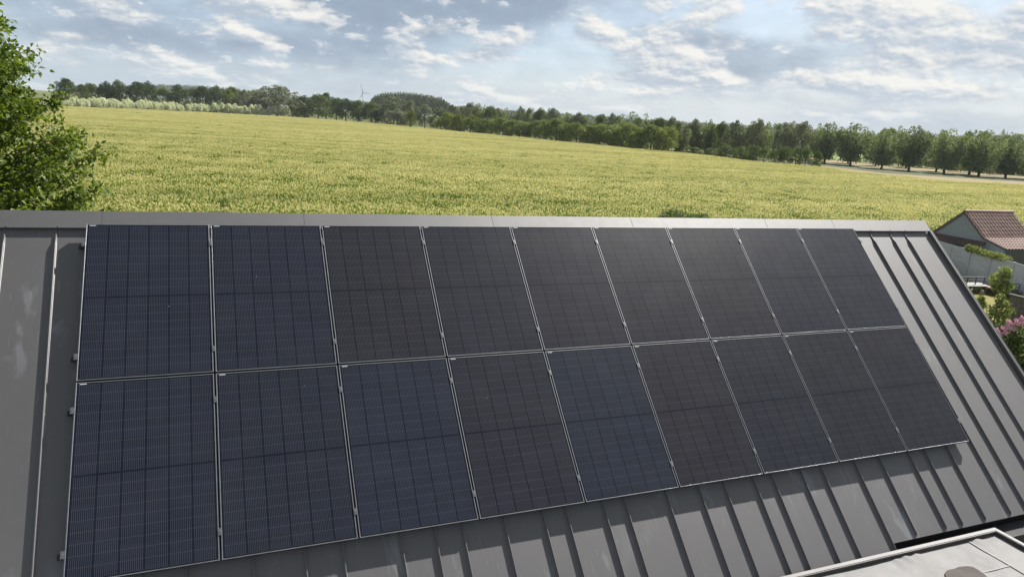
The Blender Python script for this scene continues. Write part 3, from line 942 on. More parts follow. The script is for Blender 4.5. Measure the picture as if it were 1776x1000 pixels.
def put_tree(kindname, x, ytop, wpx, label, cat='tree', group=None, ybase=None, back=0.0, name='tree', yaw=None, single=False, wy=1.0):
    """stands a tree where the photo shows its foot (or 'back' metres behind the crop edge at that column)"""
    mat, meshes, tr = KINDS[kindname]
    if ybase is None:
        d = depth_of(at_z(x, edge_y(x), CROP_H)) + back
    else: d = depth_of(at_z(x, ybase, 0.0)) + back
    r = ray(x, ytop); top = CW + r * d
    h = top[2]; wdt = wpx / FPX * d * WIDEN.get(kindname, 1.2)
    k = count.get(kindname, 0); count[kindname] = k + 1
    vr = random.Random(int(x * 7 + ytop)); wdt *= vr.uniform(0.92, 1.14); wy *= vr.uniform(0.75, 1.15)
    me = meshes[k % len(meshes)]
    yw = (k * 2.399) % 6.283 if yaw is None else yaw
    if single:
        o = bpy.data.objects.new(name, me); COL.objects.link(o)
        o.location = (top[0], top[1], 0); o.rotation_euler = (0, 0, yw); o.scale = (wdt, wdt * wy, h)
        tag(o, label, cat, group); return o
    root = empty(name, (top[0], top[1], 0), (vr.uniform(-.035, .035), vr.uniform(-.035, .035), yw))
    tag(root, label, cat, group)
    c = bpy.data.objects.new('crown', me); COL.objects.link(c); c.parent = root; c.scale = (wdt, wdt * wy, h)
    t = bpy.data.objects.new('trunk', trunks[k % 3]); COL.objects.link(t); t.parent = root
    t.scale = (max(h * 0.8, .5), max(h * 0.8, .5), h)
    return root


# --- far left row of oaks and mixed trees behind the silver willows
LEFT = [('dark', 112, 135, 30, 30, 'dark round oak standing alone at the left end of the far row'),
        ('mid', 140, 146, 26, 40, 'thin olive green tree just right of the lone left oak'),
        ('mid', 160, 143, 26, 45, 'olive green tree between the lone oak and the broad dark oaks'),
        ('dark', 183, 140, 30, 35, 'dark green tree left of the broad green dome in the far left row'),
        ('dark', 202, 139, 36, 30, 'broad dark green dome shaped tree left of the small sky notch'),
        ('dark', 236, 141, 34, 22, 'dark oak forming the left half of the twin dark crowns'),
        ('dark', 254, 140, 32, 24, 'dark oak forming the right half of the twin dark crowns'),
        ('mid', 282, 152, 30, 50, 'lighter green tree filling the dip right of the twin dark oaks'),
        ('dark', 309, 147, 34, 24, 'dark oak standing under the pale distant hill'),
        ('mid', 334, 153, 24, 45, 'mid green tree between two dark oaks under the distant hill'),
        ('dark', 352, 149, 34, 26, 'left part of the widest dark oak clump of the far left row'),
        ('dark', 374, 148, 36, 26, 'right part of the widest dark oak clump of the far left row'),
        ('lime', 397, 155, 20, 30, 'bright yellow green tree at the right flank of the widest dark oaks'),
        ('mid', 404, 149, 30, 60, 'green tree rising behind the bright yellow green one'),
        ('willow', 424, 156, 36, 30, 'olive grey rounded tree left of the great grey willow'),
        ('mid', 440, 158, 40, 80, 'tree showing behind the gap left of the great grey willow')]
G1 = 'trees of the far left row'
for kn, x, yt, wp, bk, lb in LEFT: put_tree(kn, x, yt, wp, lb, 'tree', G1, back=bk, name='broadleaf_tree')
put_tree('willow', 480, 148, 66, 'great grey willow with a huge domed crown behind the silver willow row', 'tree', G1, back=12, name='willow_tree')
put_tree('willow', 452, 165, 32, 'low left shoulder of grey willow beside the great domed willow', 'tree', G1, back=14, name='willow_tree')
put_tree('willow', 507, 170, 22, 'narrow grey willow at the right foot of the great domed willow', 'tree', G1, back=10, name='willow_tree')
for x, yt, wp, lb in [(330, 178, 30, 'dark low shrub in the gap of the silver willow row'), (350, 177, 28, 'dark low shrub right of the gap in the silver willow row'),
                      (375, 176, 34, 'olive shrub below the widest dark oaks'), (396, 180, 26, 'olive shrub below the bright yellow green tree'),
                      (150, 164, 30, 'low dark shrub under the olive trees near the lone left oak')]:
    put_tree('round', x, yt, wp, lb, 'shrub', 'shrubs behind the silver willows', back=9, name='shrub')
# --- silver willow row
x = 58.0; k = 0
sw = random.Random(3)
while x < 500:
    if not (318 < x < 326):
        left = x < 320
        top = edge_y(x) - (sw.uniform(11.0, 18.5) if x > 120 else sw.uniform(9, 12))
        lb = 'small silvery willow in the longer left run of the pale row along the crop' if left else \
             'small silvery willow in the right run of the pale row below the great willow'
        put_tree('pale', x, top, sw.uniform(8.5, 12), lb, 'willow', 'silver willows along the far crop edge', back=3, name='young_willow', single=True)
    x += sw.uniform(5.2, 6.8)
# --- middle belt
MID = [('dark', 528, 166, 36, 20, 'dark tree just right of the great grey willow'),
       ('mid', 552, 163, 44, 8, 'olive green broad tree, second right of the great grey willow'),
       ('dark', 566, 160, 26, 60, 'dark crown peeping behind the olive tree left of the wind turbine'),
       ('mid', 584, 168, 26, 30, 'olive topped tree left of the long dark crown below the turbine'),
       ('mid', 524, 184, 22, 4, 'low green tree at the crop edge right of the great willow'),
       ('dark', 600, 170, 36, 8, 'dark hedge tree left below the wind turbine'),
       ('dark', 622, 174, 36, 10, 'dark hedge tree straight below the wind turbine'),
       ('mid', 646, 177, 34, 12, 'olive topped tree right below the wind turbine'),
       ('dark', 652, 190, 26, 3, 'low dark hedge tree at the crop edge right of the turbine'),
       ('willow', 684, 166, 46, 16, 'tall grey willow in front of the distant wooded mound'),
       ('willow', 690, 190, 42, 3, 'low silvery willow at the foot of the tall grey willow'),
       ('lime', 714, 190, 16, 2, 'narrow yellow green tree beside the low silvery willow'),
       ('willow', 713, 173, 26, 25, 'grey willow right behind the narrow yellow green tree'),
       ('willow', 738, 180, 34, 8, 'blue grey willow right of the narrow yellow green tree'),
       ('willow', 765, 186, 30, 16, 'pale grey willow below the right end of the wooded mound')]
G2 = 'trees of the middle belt'
for kn, x, yt, wp, bk, lb in MID: put_tree(kn, x, yt, wp, lb, 'tree', G2, back=bk, name='willow_tree' if kn == 'willow' else 'broadleaf_tree')
backs = [(786, 182), (800, 179), (818, 178), (834, 178), (850, 182), (866, 187), (884, 185), (903, 185), (921, 182), (940, 188), (960, 187), (984, 193), (1004, 195), (1024, 196), (1044, 198),
         (1064, 197), (1078, 196), (1094, 191), (1119, 194), (1145, 202), (1165, 202), (1184, 206), (1207, 206), (1233, 205), (1256, 211), (1280, 209), (1300, 207), (1320, 206)]
for i, (x, yt) in enumerate(backs):
    kn = ['willow', 'plume', 'willow', 'plume', 'mid'][i % 5] if x != 1094 else 'plume'
    look = {'willow': 'grey green willow', 'plume': 'upright grey green poplar', 'mid': 'soft green broadleaf tree'}[kn]
    if x == 1094: lb = 'upright poplar with twin spires rising above the middle belt'
    else: lb = '%s %s from the left in the rear line of the belt' % (look, ORD[i])
    put_tree(kn, x, yt, 27 + (i * 7) % 8, lb, 'tree', 'rear line of the middle belt', back=22 + (i * 13) % 17, name='poplar_tree' if kn == 'plume' else 'willow_tree' if kn == 'willow' else 'broadleaf_tree')
fronts = [(776, 194, 30), (798, 197, 26), (820, 200, 30), (845, 206, 28), (868, 204, 32), (890, 208, 28), (908, 208, 28), (930, 208, 32), (950, 208, 28), (968, 206, 32), (986, 211, 28), (1002, 212, 28), (1021, 217, 26),
          (1042, 215, 30), (1062, 214, 30), (1084, 212, 46), (1112, 221, 28), (1132, 217, 38), (1158, 216, 32), (1182, 215, 34), (1206, 217, 32), (1231, 217, 32), (1256, 219, 32), (1282, 222, 32), (1314, 217, 40)]
for i, (x, yt, wp) in enumerate(fronts):
    kn = 'lime' if x in (776, 798, 820) else 'top'
    if x == 1084: lb = 'widest dome shaped tree of the front line of the middle belt'
    elif i == 0: lb = 'yellow green tree at the left end of the front line of the middle belt'
    else: lb = '%s tree %s from the left in the front line of the belt' % ('yellow green' if kn == 'lime' else 'green', ORD[i])
    put_tree(kn, x, yt, wp * 1.12, lb, 'tree', 'front line of the middle belt', back=3 + (i * 5) % 6 + (36 if 1180 < x else 0), name='hedgerow_tree')
put_tree('lime', 838, 221, 10, 'small bright bush at the foot of the middle belt by the crop edge', 'bush', back=1.5, name='bush')
# --- round bushes in a line
RB_ = [(1204, 255, 23, 267), (1234, 256, 24, 272.5), (1262, 251.5, 30, 276), (1287, 253, 25, 277), (1308, 250.5, 23, 277), (1328, 254, 22, 279), (1347, 258.5, 23, 281), (1364, 253.5, 23, 278.5), (1384, 254, 23, 279.5), (1401, 255, 22, 283)]
for i, (x, yt, wp, yb_) in enumerate(RB_):
    lb = ['pale low round bush set apart at the left of the bush line', 'round bush left of the small yellow bush', 'largest round dark bush, right of the small yellow bush'][i] if i < 3 else \
        'round dark bush %s from the left in the bush line' % ORD[i]
    put_tree('round' if i not in (7, 0) else 'mid', x, yt, wp * 1.08, lb, 'bush', 'round bushes along the right crop edge', back=1.2, name='round_bush')
put_tree('lime', 1251, 264.5, 19, 'small yellow green bush between two round dark bushes', 'bush', back=0.4, name='round_bush')
put_tree('mid', 1419, 262.5, 18, 'light green bush at the right end of the bush line beside the first trunk', 'bush', back=2.5, name='round_bush')
# --- right hand trees with bare trunks
MIDR = [('plume', 1350, 208, 30, 272, 'upright grey green tree behind the right end of the bush line'), ('willow', 1362, 219, 36, 276, 'grey green willow behind the bushes, left of the first trunk tree'),
        ('plume', 1379, 208, 28, 270, 'upright tree behind the willow left of the trunk trees'), ('willow', 1397, 211, 42, 278, 'broad grey green tree touching the first trunk tree on its left'),
        ('plume', 1420, 211, 28, 268, 'upright dark tree showing between the broad tree and the first trunk tree'), ('plume', 1464, 222, 30, 272, 'tree filling behind the first two trunk trees'),
        ('plume', 1515, 225, 34, 276, 'tree behind the gap between second and third trunk trees'), ('plume', 1565, 215, 32, 280, 'upright pale tree behind the third and fourth trunk trees'),
        ('plume', 1678, 221, 34, 290, 'tree behind the fifth and sixth trunk trees'), ('plume', 1741, 222, 20, 296, 'narrow upright tree in the notch near the right border'),
        ('plume', 1762, 226, 26, 296, 'thin feathery tree behind the last trunk tree by the right border'), ('plume', 1620, 226, 30, 286, 'tree behind the gap right of the widest trunk tree')]
for kn, x, yt, wp, yb_, lb in MIDR: put_tree(kn, x, yt, wp, lb, 'tree', 'trees behind the trunk trees', ybase=yb_, name='poplar_tree')
REAR = [(x, 214 + 0.048 * (x - 1340) + (k * 37 % 9) - 4, 44) for k, x in enumerate(list(range(1336, 1400, 27)) + list(range(1548, 1800, 27)))]
for k, (x, yt, wp) in enumerate(REAR):
    put_tree(['plume', 'willow', 'plume', 'top'][k % 4], x, yt, wp, 'grey green tree %s from the left in the rear screen behind the trunk trees' % ORD[k], 'tree',
             'rear screen behind the trunk trees', ybase=268 + 0.062 * (x - 1340), back=28 + (k * 17) % 20, name='screen_tree')
TR = [(1441, 209.5, 50, 284.5, 'first trunk tree from the left at the green meadow gap'), (1430, 222, 30, 281, 'slim trunk tree just left of the first large one'),
      (1487, 211, 54, 288.5, 'second large trunk tree from the left, right of the meadow gap'), (1480, 226, 34, 284.5, 'slim trunk tree partly behind the second large one'),
      (1541, 221, 56, 294.5, 'third large trunk tree with a broad dark crown'), (1527, 236, 30, 288.5, 'slim trunk tree on the left of the third large one'),
      (1591, 215, 60, 298, 'widest trunk tree with a wedge shaped crown'), (1582, 232, 36, 292.5, 'slim dark trunk tree on the left of the widest one'),
      (1637, 227, 44, 299, 'light leaning trunk tree right of the widest one'), (1653, 219, 54, 303, 'large trunk tree fifth from the left with thick bole'),
      (1697, 223, 42, 304.5, 'leaning trunk tree left of the last large dark one'), (1714, 222, 58, 308, 'large dark trunk tree second from the right border'),
      (1759, 236, 50, 310.5, 'trunk tree with low spreading boughs at the right border'), (1800, 232, 56, 313, 'trunk tree cut by the right border of the photo')]
for x, yt, wp, yb_, lb in TR: put_tree('poplar', x, yt, wp, 'grey green ' + lb, 'tree', 'right hand trees with bare trunks', ybase=yb_, name='poplar_tree', back=0)
UND = [(1512, 268, 26, 284, 'dark', 'dark shrub in the shade between second and third trunk trees'), (1562, 268, 40, 289, 'mid', 'light green bush left of the widest trunk tree'), (1608, 275, 34, 292, 'mid', 'green bush right of the widest trunk tree'),
       (1626, 262, 34, 289, 'dark', 'dark thicket right of the widest trunk tree'), (1632, 276, 26, 294, 'mid', 'light green bush below the dark thicket'), (1668, 286, 28, 299, 'mid', 'low green bush right of the thick bole'),
       (1685, 266, 44, 294, 'dark', 'dark thicket between the fifth and sixth trunk trees'), (1690, 287, 24, 300, 'mid', 'low green bush left of the leaning trunk'),
       (1724, 288, 26, 303, 'willow', 'grey green bush at the foot of the large dark trunk tree'), (1742, 280, 38, 303, 'mid', 'green bush left of the last trunk tree'),
       (1772, 284, 34, 305, 'mid', 'green bush at the right border behind the last trunk tree'), (1648, 284, 20, 298, 'dark', 'dark low shrub behind the thick bole'), (1590, 272, 34, 289, 'dark', 'dark shrub behind the widest trunk tree'),
       (1536, 274, 30, 287, 'dark', 'dark shrub behind the third trunk tree'), (1470, 268, 22, 274, 'dark', 'small dark hedge behind the meadow gap'), (1710, 276, 34, 300, 'dark', 'dark shrub behind the large dark trunk tree'),
       (1790, 282, 40, 306, 'dark', 'dark shrub cut by the right border')]
for x, yt, wp, yb_, kn, lb in UND: put_tree(kn, x, yt, wp, lb, 'bush', 'undergrowth below the right hand trees', ybase=yb_, name='bush')

# --- distant wooded mound, far hills
def wood_mass(name, spots, mat, label, seed):
    r_ = np.random.default_rng(seed); Vs = []; ts = []
    for (p, wd, h) in spots:
        n = 420
        d = unit(r_.normal(size=(n, 3))); d[:, 2] = np.abs(d[:, 2]) * 1.0
        c = np.array([p[0], p[1], h * 0.3]) + d * np.array([wd * .5, wd * .5, h * .7]) * r_.uniform(0.85, 1.1, (n, 1))
        nr_ = unit(d + r_.normal(size=(n, 3)) * .7); t1 = unit(np.cross(nr_, r_.normal(size=(n, 3)))); t2 = np.cross(nr_, t1)
        s = wd * 0.085 * r_.uniform(.7, 1.3, (n, 1))
        Vs.append(np.stack([c - t1 * s, c - t2 * s * .8, c + t1 * s, c + t2 * s * .8], 1)); ts.append(np.clip(r_.random(n) * .6 + r_.random() * .4, 0, 1))
    me = quads_mesh(name, np.concatenate(Vs), None, np.concatenate(ts)); o = link_mesh(name, me, mat)
    tag(o, label, 'wood', kind='stuff'); return o


sp = []
for row in range(5):
    for x in np.arange(642, 784, 4.4):
        prof = np.interp(x, [638, 648, 665, 690, 720, 745, 765, 780, 790], [184, 168, 163, 161.5, 163, 166, 171, 180, 191]) + row * 1.0 + random.uniform(-.8, .8)
        d = 900 + row * 16 + random.uniform(-8, 8)
        p = CW + ray(x, prof) * d; sp.append((p, 7.2, p[2]))
wood_mass('distant_wood', sp, F['dark'], 'distant dark plantation forming an oval mound above the tree belt', 50)
sp = []
for x in np.arange(100, 480, 3.6):
    prof = np.interp(x, [100, 180, 200, 250, 280, 330, 400, 440, 480], [156, 152, 150, 149, 148, 148.5, 154, 158, 164]) + random.uniform(-.7, .7)
    d = 1500 + random.uniform(-60, 60); p = CW + ray(x, prof) * d; sp.append((p, 9.5, p[2]))
wood_mass('distant_hill_wood', sp, F['mid'], 'far pale wooded ridge behind the left row of oaks', 51)
sp = []
for x in np.arange(480, 1800, 5.0):
    hzy = 148 + 0.067 * x; prof = hzy - np.interp(x, [480, 640, 800, 1200, 1300, 1800], [14, 14, 16, 16, 17, 18]) + random.uniform(-1, 1)
    d = 1200 + random.uniform(-60, 60); p = CW + ray(x, prof) * d; sp.append((p, 10.0, p[2]))
wood_mass('distant_tree_line', sp, F['poplar'], 'far low tree line closing the horizon behind the belts', 52)
# --- wind turbine
D = 2400.0
hub = CW + ray(629.5, 161.3) * D
turb = empty('wind_turbine', (hub[0], hub[1], 0))
tag(turb, 'tiny grey three bladed wind turbine on the horizon left of the wooded mound', 'wind turbine')
M['turbine'] = plain('turbine grey', (0.34, 0.35, 0.37), None, rough=0.5)
b = MB(); b.tube([(0, 0, 0), (0, 0, hub[2] * .5), (0, 0, hub[2] - 1.5)], [1.6, 1.2, .8], 12); b.build('tower', M['turbine'], turb, True)
b = MB(); b.bevbox(-2, 2, -2.5, 5.5, hub[2] - 1.8, hub[2] + 1.9, 0.6); b.build('nacelle', M['turbine'], turb)
b = MB(); b.tube([(0, -2.5, hub[2]), (0, -3.8, hub[2]), (0, -5, hub[2])], [1.7, 1.6, 0.5], 10); b.build('hub', M['turbine'], turb, True)
for (ex, ey) in ((624.8, 146.8), (642, 162.6), (621.8, 173.6)):
    tip = CW + ray(ex, ey) * D; v = tip - hub; ang = math.atan2(v[2], np.dot(v, MC[:, 0])); L = np.linalg.norm(v)
    ex_ = np.array([MC[0, 0], MC[1, 0], 0]); ex_ /= np.linalg.norm(ex_)
    dirv = ex_ * math.cos(ang) + np.array([0, 0, 1]) * math.sin(ang); side = -ex_ * math.sin(ang) + np.array([0, 0, 1]) * math.cos(ang)
    mb = MB(); o_ = np.array([0, -4.0, hub[2]]); vs = []; nrm = np.cross(dirv, side)
    st = [(1.2, .7, .7), (5, 1.1, .5), (L * .5, .8, .3), (L * .85, .5, .2), (L, .2, .08)]
    for a_, w_, th in st:
        for sw_, tw in ((-1, 0), (0, 1), (1, 0), (0, -1)): vs.append(o_ + dirv * a_ + side * w_ * sw_ + nrm * th * tw)
    fs = [(i * 4 + k, i * 4 + (k + 1) % 4, (i + 1) * 4 + (k + 1) % 4, (i + 1) * 4 + k) for i in range(4) for k in range(4)] + [(3, 2, 1, 0), (16, 17, 18, 19)]
    mb.add(vs, fs); mb.build('blade', M['turbine'], turb)

# ------------------------------------------------------------------ near tree at the left
M['nearleaf'] = foliage('broad glossy leaves', (0.045, 0.085, 0.012), (0.17, 0.22, 0.03), 0.42, 0.5, 0.0, 0.25)
def near_tree():
    r_ = np.random.default_rng(77)
    base = at_depth(-78, 250, 15.0); base[2] = 0
    root = empty('broad_leaved_tree', tuple(base)); tag(root, 'leafy tree with large sunlit leaves close behind the roof at the left border', 'tree')
    mb = MB(); mb.tube([(0, 0, 0), (.1, 0, 1.6), (0, .1, 3.4), (.15, 0, 5.4), (.1, 0, 7.6)], [.2, .16, .13, .09, .02], 10)
    # boughs carrying sprays of leaves, aimed over the whole crown outline
    boughs = []
    for i in range(340):
        z = r_.uniform(3.0, 8.95)
        rad = np.interp(z, [2.5, 5.2, 6.4, 7.5, 8.1, 8.5, 9.0], [3.1, 2.95, 2.5, 1.95, 1.85, 1.1, 1.05]) * r_.uniform(0.55, 1.04)
        a = r_.uniform(0, 6.283)
        tip = np.array([math.cos(a) * rad, math.sin(a) * rad, z + r_.uniform(-.2, .3)])
        st = np.array([0, 0, max(1.6, z - 0.55 * rad - .3)])
        midp = (st + tip) / 2 + np.array([0, 0, .25]) + r_.normal(size=3) * .1
        mb.tube([st, midp, tip], [.022, .012, .004], 5); boughs.append((st, midp, tip))
    mb.build('trunk', bark, root, True)
    C, N, D_, Tn = [], [], [], []
    for (st, midp, tip) in boughs:
        for j in range(15):
            f = 1 - 0.75 * r_.random() ** 1.3; p = st * (1 - f) ** 2 + midp * 2 * f * (1 - f) + tip * f * f
            od = unit((tip - st) + r_.normal(size=3) * 1.0); L = r_.uniform(.22, .55)
            tw = r_.random()
            for q in range(12):
                g_ = (q + 1) / 12; c = p + od * L * g_ + r_.normal(size=3) * .055 - np.array([0, 0, .10 * g_ * g_])
                C.append(c); D_.append(unit(od * .6 + r_.normal(size=3) * .7 + np.array([0, 0, -.25])))
                N.append(unit(np.array([0.15, -.1, .75]) + r_.normal(size=3) * .55)); Tn.append(np.clip(.5 * tw + .5 * r_.random(), 0, 1))
    C, N, D_ = map(np.array, (C, N, D_)); S_ = unit(np.cross(N, D_)); N = np.cross(D_, S_)
    L = r_.uniform(.085, .155, (len(C), 1)); Wd = L * r_.uniform(.26, .34, (len(C), 1))
    # each leaf: two halves folded along the midrib
    p0, p2 = C, C + D_ * L; pm = C + D_ * L * .45
    V1 = np.stack([p0, pm + S_ * Wd + N * L * .09, p2 - N * L * .12, pm], 1); V2 = np.stack([p0, pm, p2 - N * L * .12, pm - S_ * Wd + N * L * .09], 1)
    V = np.concatenate([V1, V2]); me = quads_mesh('foliage', V, None, np.concatenate([Tn, Tn]))
    link_mesh('crown', me, M['nearleaf'], root)


near_tree()

# ------------------------------------------------------------------ neighbour's shed, fence, garden
M['boards'] = plain('grey weathered boards', (0.21, 0.235, 0.25), (0.29, 0.315, 0.33), 2.0, 0.8, bump=0.25, stretch=(2, 2, 14))
def tile_mat():
    m, t, b = new_mat('brown pantiles')
    P = t.node('ShaderNodeTexCoord').outputs['Object']
    c = t.mix(t.step(t.noise(P, 1.4, 5, 0.6), .35, .65), (0.26, 0.165, 0.135), (0.33, 0.22, 0.185))
    c = t.mix(t.math('MULTIPLY', t.step(t.noise(P, 14, 5, 0.7), .5, .75), .5), c, (0.10, 0.072, 0.062))
    t.link(c, b.inputs['Base Color']); b.inputs['Roughness'].default_value = .75
    return m
M['tiles'] = tile_mat()
M['conc'] = plain('grey concrete slabs', (0.37, 0.385, 0.41), (0.46, 0.475, 0.495), 1.8, 0.85, bump=0.25, bscale=12, stretch=(1, 1, 5))
shed = empty('tiled_shed', (47.5, 22.5, 0)); tag(shed, 'small grey gabled shed with brown pantile roof behind the concrete fence', 'shed')
GX0, GX1 = 45.5, 50.0
sec = [(25.05, 2.2), (23.2, 3.80), (21.62, 2.38), (20.15, 1.95)]          # far eave, ridge, kink, near eave


def pantile(mb, x0, x1, pa, pb, pitch_x=0.30, course=0.29):
    """rows of wavy overlapping tiles from ridge point pa to eave point pb (y,z)"""
    pa, pb = np.array(pa), np.array(pb); L = np.linalg.norm(pb - pa); d = (pb - pa) / L; n = np.array([-d[1], d[0]])
    if n[1] < 0: n = -n
    nc = max(1, int(round(L / course))); nxs = int((x1 - x0) / pitch_x * 6)
    xs = np.linspace(x0, x1, nxs + 1)
    for k in range(nc):
        s0, s1 = L * k / nc, L * (k + 1) / nc + 0.03
        vs = []
        for xx in xs:
            wv = 0.034 * math.sin(2 * math.pi * xx / pitch_x)
            for s_, up in ((s0, 0.012), (s1, 0.045), (s1, 0.0)):
                q = pa + d * s_ + n * (up + (wv if up else wv * .3)); vs.append((xx, q[0], q[1]))
        fs = []
        for i in range(nxs): fs += [(i * 3, i * 3 + 3, i * 3 + 4, i * 3 + 1), (i * 3 + 1, i * 3 + 4, i * 3 + 5, i * 3 + 2)]
        mb.add(vs, fs)


b = MB()
pantile(b, GX0 - .08, GX1 + .08, sec[1], sec[2]); pantile(b, GX0 - .08, GX1 + .08, sec[2], sec[3]); pantile(b, GX0 - .08, GX1 + .08, sec[1], sec[0])
o = part_at(b.build('roof', M['tiles']), shed)
b = MB(); b.tube([(GX0 - .1, sec[1][0], sec[1][1] + .03), (GX1 + .1, sec[1][0], sec[1][1] + .03)], .09, 10); part_at(b.build('ridge_tiles', M['tiles']), shed)
b = MB(); poly = [(25.0, 0), (25.0, 2.17), (23.2, 3.74), (21.65, 2.33), (20.2, 1.90), (20.2, 0)]
n = len(poly)
vs = [(GX0, y, z) for y, z in poly] + [(GX1, y, z) for y, z in poly]
b.add(vs, [tuple(range(n)), tuple(range(2 * n - 1, n - 1, -1))] + [(i, (i + 1) % n, n + (i + 1) % n, n + i) for i in range(n)])
part_at(b.build('wall', M['wall']), shed)
b = MB(); hb = 0.16                                                          # lapped boards on the gable
z = 0.1
while z < 3.72:
    def yspan(zz):
        yl = np.interp(zz, [0, 2.17, 3.74], [25.0, 25.0, 23.2]); yr = np.interp(zz, [0, 1.90, 2.33, 3.74], [20.2, 20.2, 21.65, 23.2]); return yl, yr
    l0, r0 = yspan(z); l1, r1 = yspan(min(z + hb, 3.735))
    b.add([(GX0 - .035, l0, z), (GX0 - .035, r0, z), (GX0 - .012, r1, z + hb), (GX0 - .012, l1, z + hb), (GX0 - .005, l0, z), (GX0 - .005, r0, z)], [(0, 1, 2, 3), (0, 4, 5, 1)])
    z += hb
part_at(b.build('gable_boards', M['boards']), shed)
M['fascia'] = plain('brown barge board', (0.13, 0.095, 0.08), (0.10, 0.075, 0.065), 5, .7)
for (pa, pb) in ((sec[1], sec[0]), (sec[1], sec[2]), (sec[2], sec[3])):
    b = MB(); dd = np.array(pb) - np.array(pa); nn = np.array([-dd[1], dd[0]]); nn = nn / np.linalg.norm(nn); nn = nn if nn[1] > 0 else -nn
    q = [np.array(pa) + nn * .05, np.array(pb) + nn * .05, np.array(pb) - nn * .09, np.array(pa) - nn * .09]
    b.add([(GX0 - .11, *v) for v in q] + [(GX0 - .07, *v) for v in q], [(0, 1, 2, 3), (7, 6, 5, 4), (0, 4, 5, 1), (1, 5, 6, 2), (2, 6, 7, 3), (3, 7, 4, 0)])
    part_at(b.build('barge_board', M['fascia']), shed)
# tiled skirt roof along the gable
M['oldtiles'] = plain('mossy dark tiles', (0.085, 0.062, 0.056), (0.14, 0.10, 0.088), 9, .85, bump=.6, bscale=14)
b = MB()
b.add([(GX0 - .04, 25.2, 2.15), (GX0 - .04, 21.45, 2.15), (GX0 - .72, 21.25, 1.86), (GX0 - .72, 25.25, 1.86), (GX0 - .04, 25.2, 2.05), (GX0 - .04, 21.45, 2.05), (GX0 - .72, 21.25, 1.78), (GX0 - .72, 25.25, 1.78)],
      [(0, 1, 2, 3), (7, 6, 5, 4), (0, 4, 5, 1), (1, 5, 6, 2), (2, 6, 7, 3), (3, 7, 4, 0)])
for i in range(26):
    for j in range(3):
        y = 21.4 + i * .147; xx = GX0 - .1 - j * .22; zz = 2.13 - j * .094
        b.box(xx - .2, xx, y + .01, y + .14, zz - .075 + random.uniform(0, .015), zz + .012 + random.uniform(0, .02))
part_at(b.build('skirt_roof', M['oldtiles']), shed)
# concrete slab fence
fa, fb = np.array([44.96, 24.47]), np.array([41.05, 15.15])
fd = (fb - fa); FL = np.linalg.norm(fd); fd /= FL; fn = np.array([-fd[1], fd[0]])
if fn[0] > 0: fn = -fn
fence = empty('concrete_fence', (fa[0], fa[1], 0)); tag(fence, 'grey concrete slab garden fence with slim posts in front of the shed', 'fence')
def FT(s, q, z): p = fa + fd * s + fn * q; return (p[0], p[1], z)
ns_ = 8; bay = 1.95
for i in range(-1, ns_):
    b = MB(); s0 = i * bay + .06
    for k in range(6):
        b.box(s0, s0 + bay - .12, -.02, .02 - .006 * (k % 2), .02 + k * .295, .02 + (k + 1) * .295 - .008, FT)
    part_at(b.build('slab_panel', M['conc']), fence)
    b = MB(); b.bevbox(i * bay - .06, i * bay + .06, -.06, .065, 0, 1.80, .01, FT); part_at(b.build('post', M['conc']), fence)
# leafy creeper hanging over the fence top
def leaf_cloud(name, n, centre, size, leaf, mat, seed, label=None, cat=None, parent=None, shell=0.5):
    r_ = np.random.default_rng(seed)
    d = unit(r_.normal(size=(n, 3))); rad = r_.uniform(shell, 1.0, (n, 1)) ** .6
    lump = 1 + .22 * np.sin(5 * d[:, :1] + seed) * np.cos(4 * d[:, 1:2] + 2 * seed) + .12 * np.sin(11 * d[:, 2:3] + seed)
    c = d * rad * lump * np.array(size)
    nr_ = unit(d + r_.normal(size=(n, 3)) * .8 + np.array([0, 0, .4])); t1 = unit(np.cross(nr_, r_.normal(size=(n, 3)))); t2 = np.cross(nr_, t1)
    s = leaf * r_.uniform(.6, 1.3, (n, 1))
    V = np.stack([c - t1 * s, c - t2 * s * .55, c + t1 * s, c + t2 * s * .55], 1)
    me = quads_mesh(name, V, None, r_.random(n)); o = link_mesh(name, me, mat, parent); o.location = centre
    if label: tag(o, label, cat)
    return o


M['creeper'] = foliage('creeper leaves', (0.09, 0.13, 0.03), (0.24, 0.26, 0.09), .35)
p = FT(4.6, .05, 1.78)
cr = empty('creeper', FT(5.4, .05, 1.7)); tag(cr, 'light green flowering creeper draped over the fence top below the shed eave', 'creeper')
for i, (s_, sz, zz) in enumerate([(3.6, .28, 1.86), (4.1, .34, 1.85), (4.7, .42, 1.84), (5.3, .5, 1.82), (6.0, .55, 1.83), (6.7, .55, 1.85)]):
    q = np.array(FT(s_, -.05, zz)) - np.array(cr.location)
    leaf_cloud('spray', 420, q, (.3, sz, .22), .05, M['creeper'], 60 + i, parent=cr)

# garden tables and benches
M['grey_top'] = plain('weathered grey table top', (0.16, 0.165, 0.16), (0.20, 0.20, 0.195), 3, .6, stretch=(1, 8, 1))
M['peach'] = plain('pale pine', (0.36, 0.235, 0.155), (0.42, 0.285, 0.195), 4, .6, stretch=(1, 8, 1))
M['dkmetal'] = plain('dark painted metal', (0.045, 0.05, 0.052), (0.06, 0.065, 0.066), 6, .5)


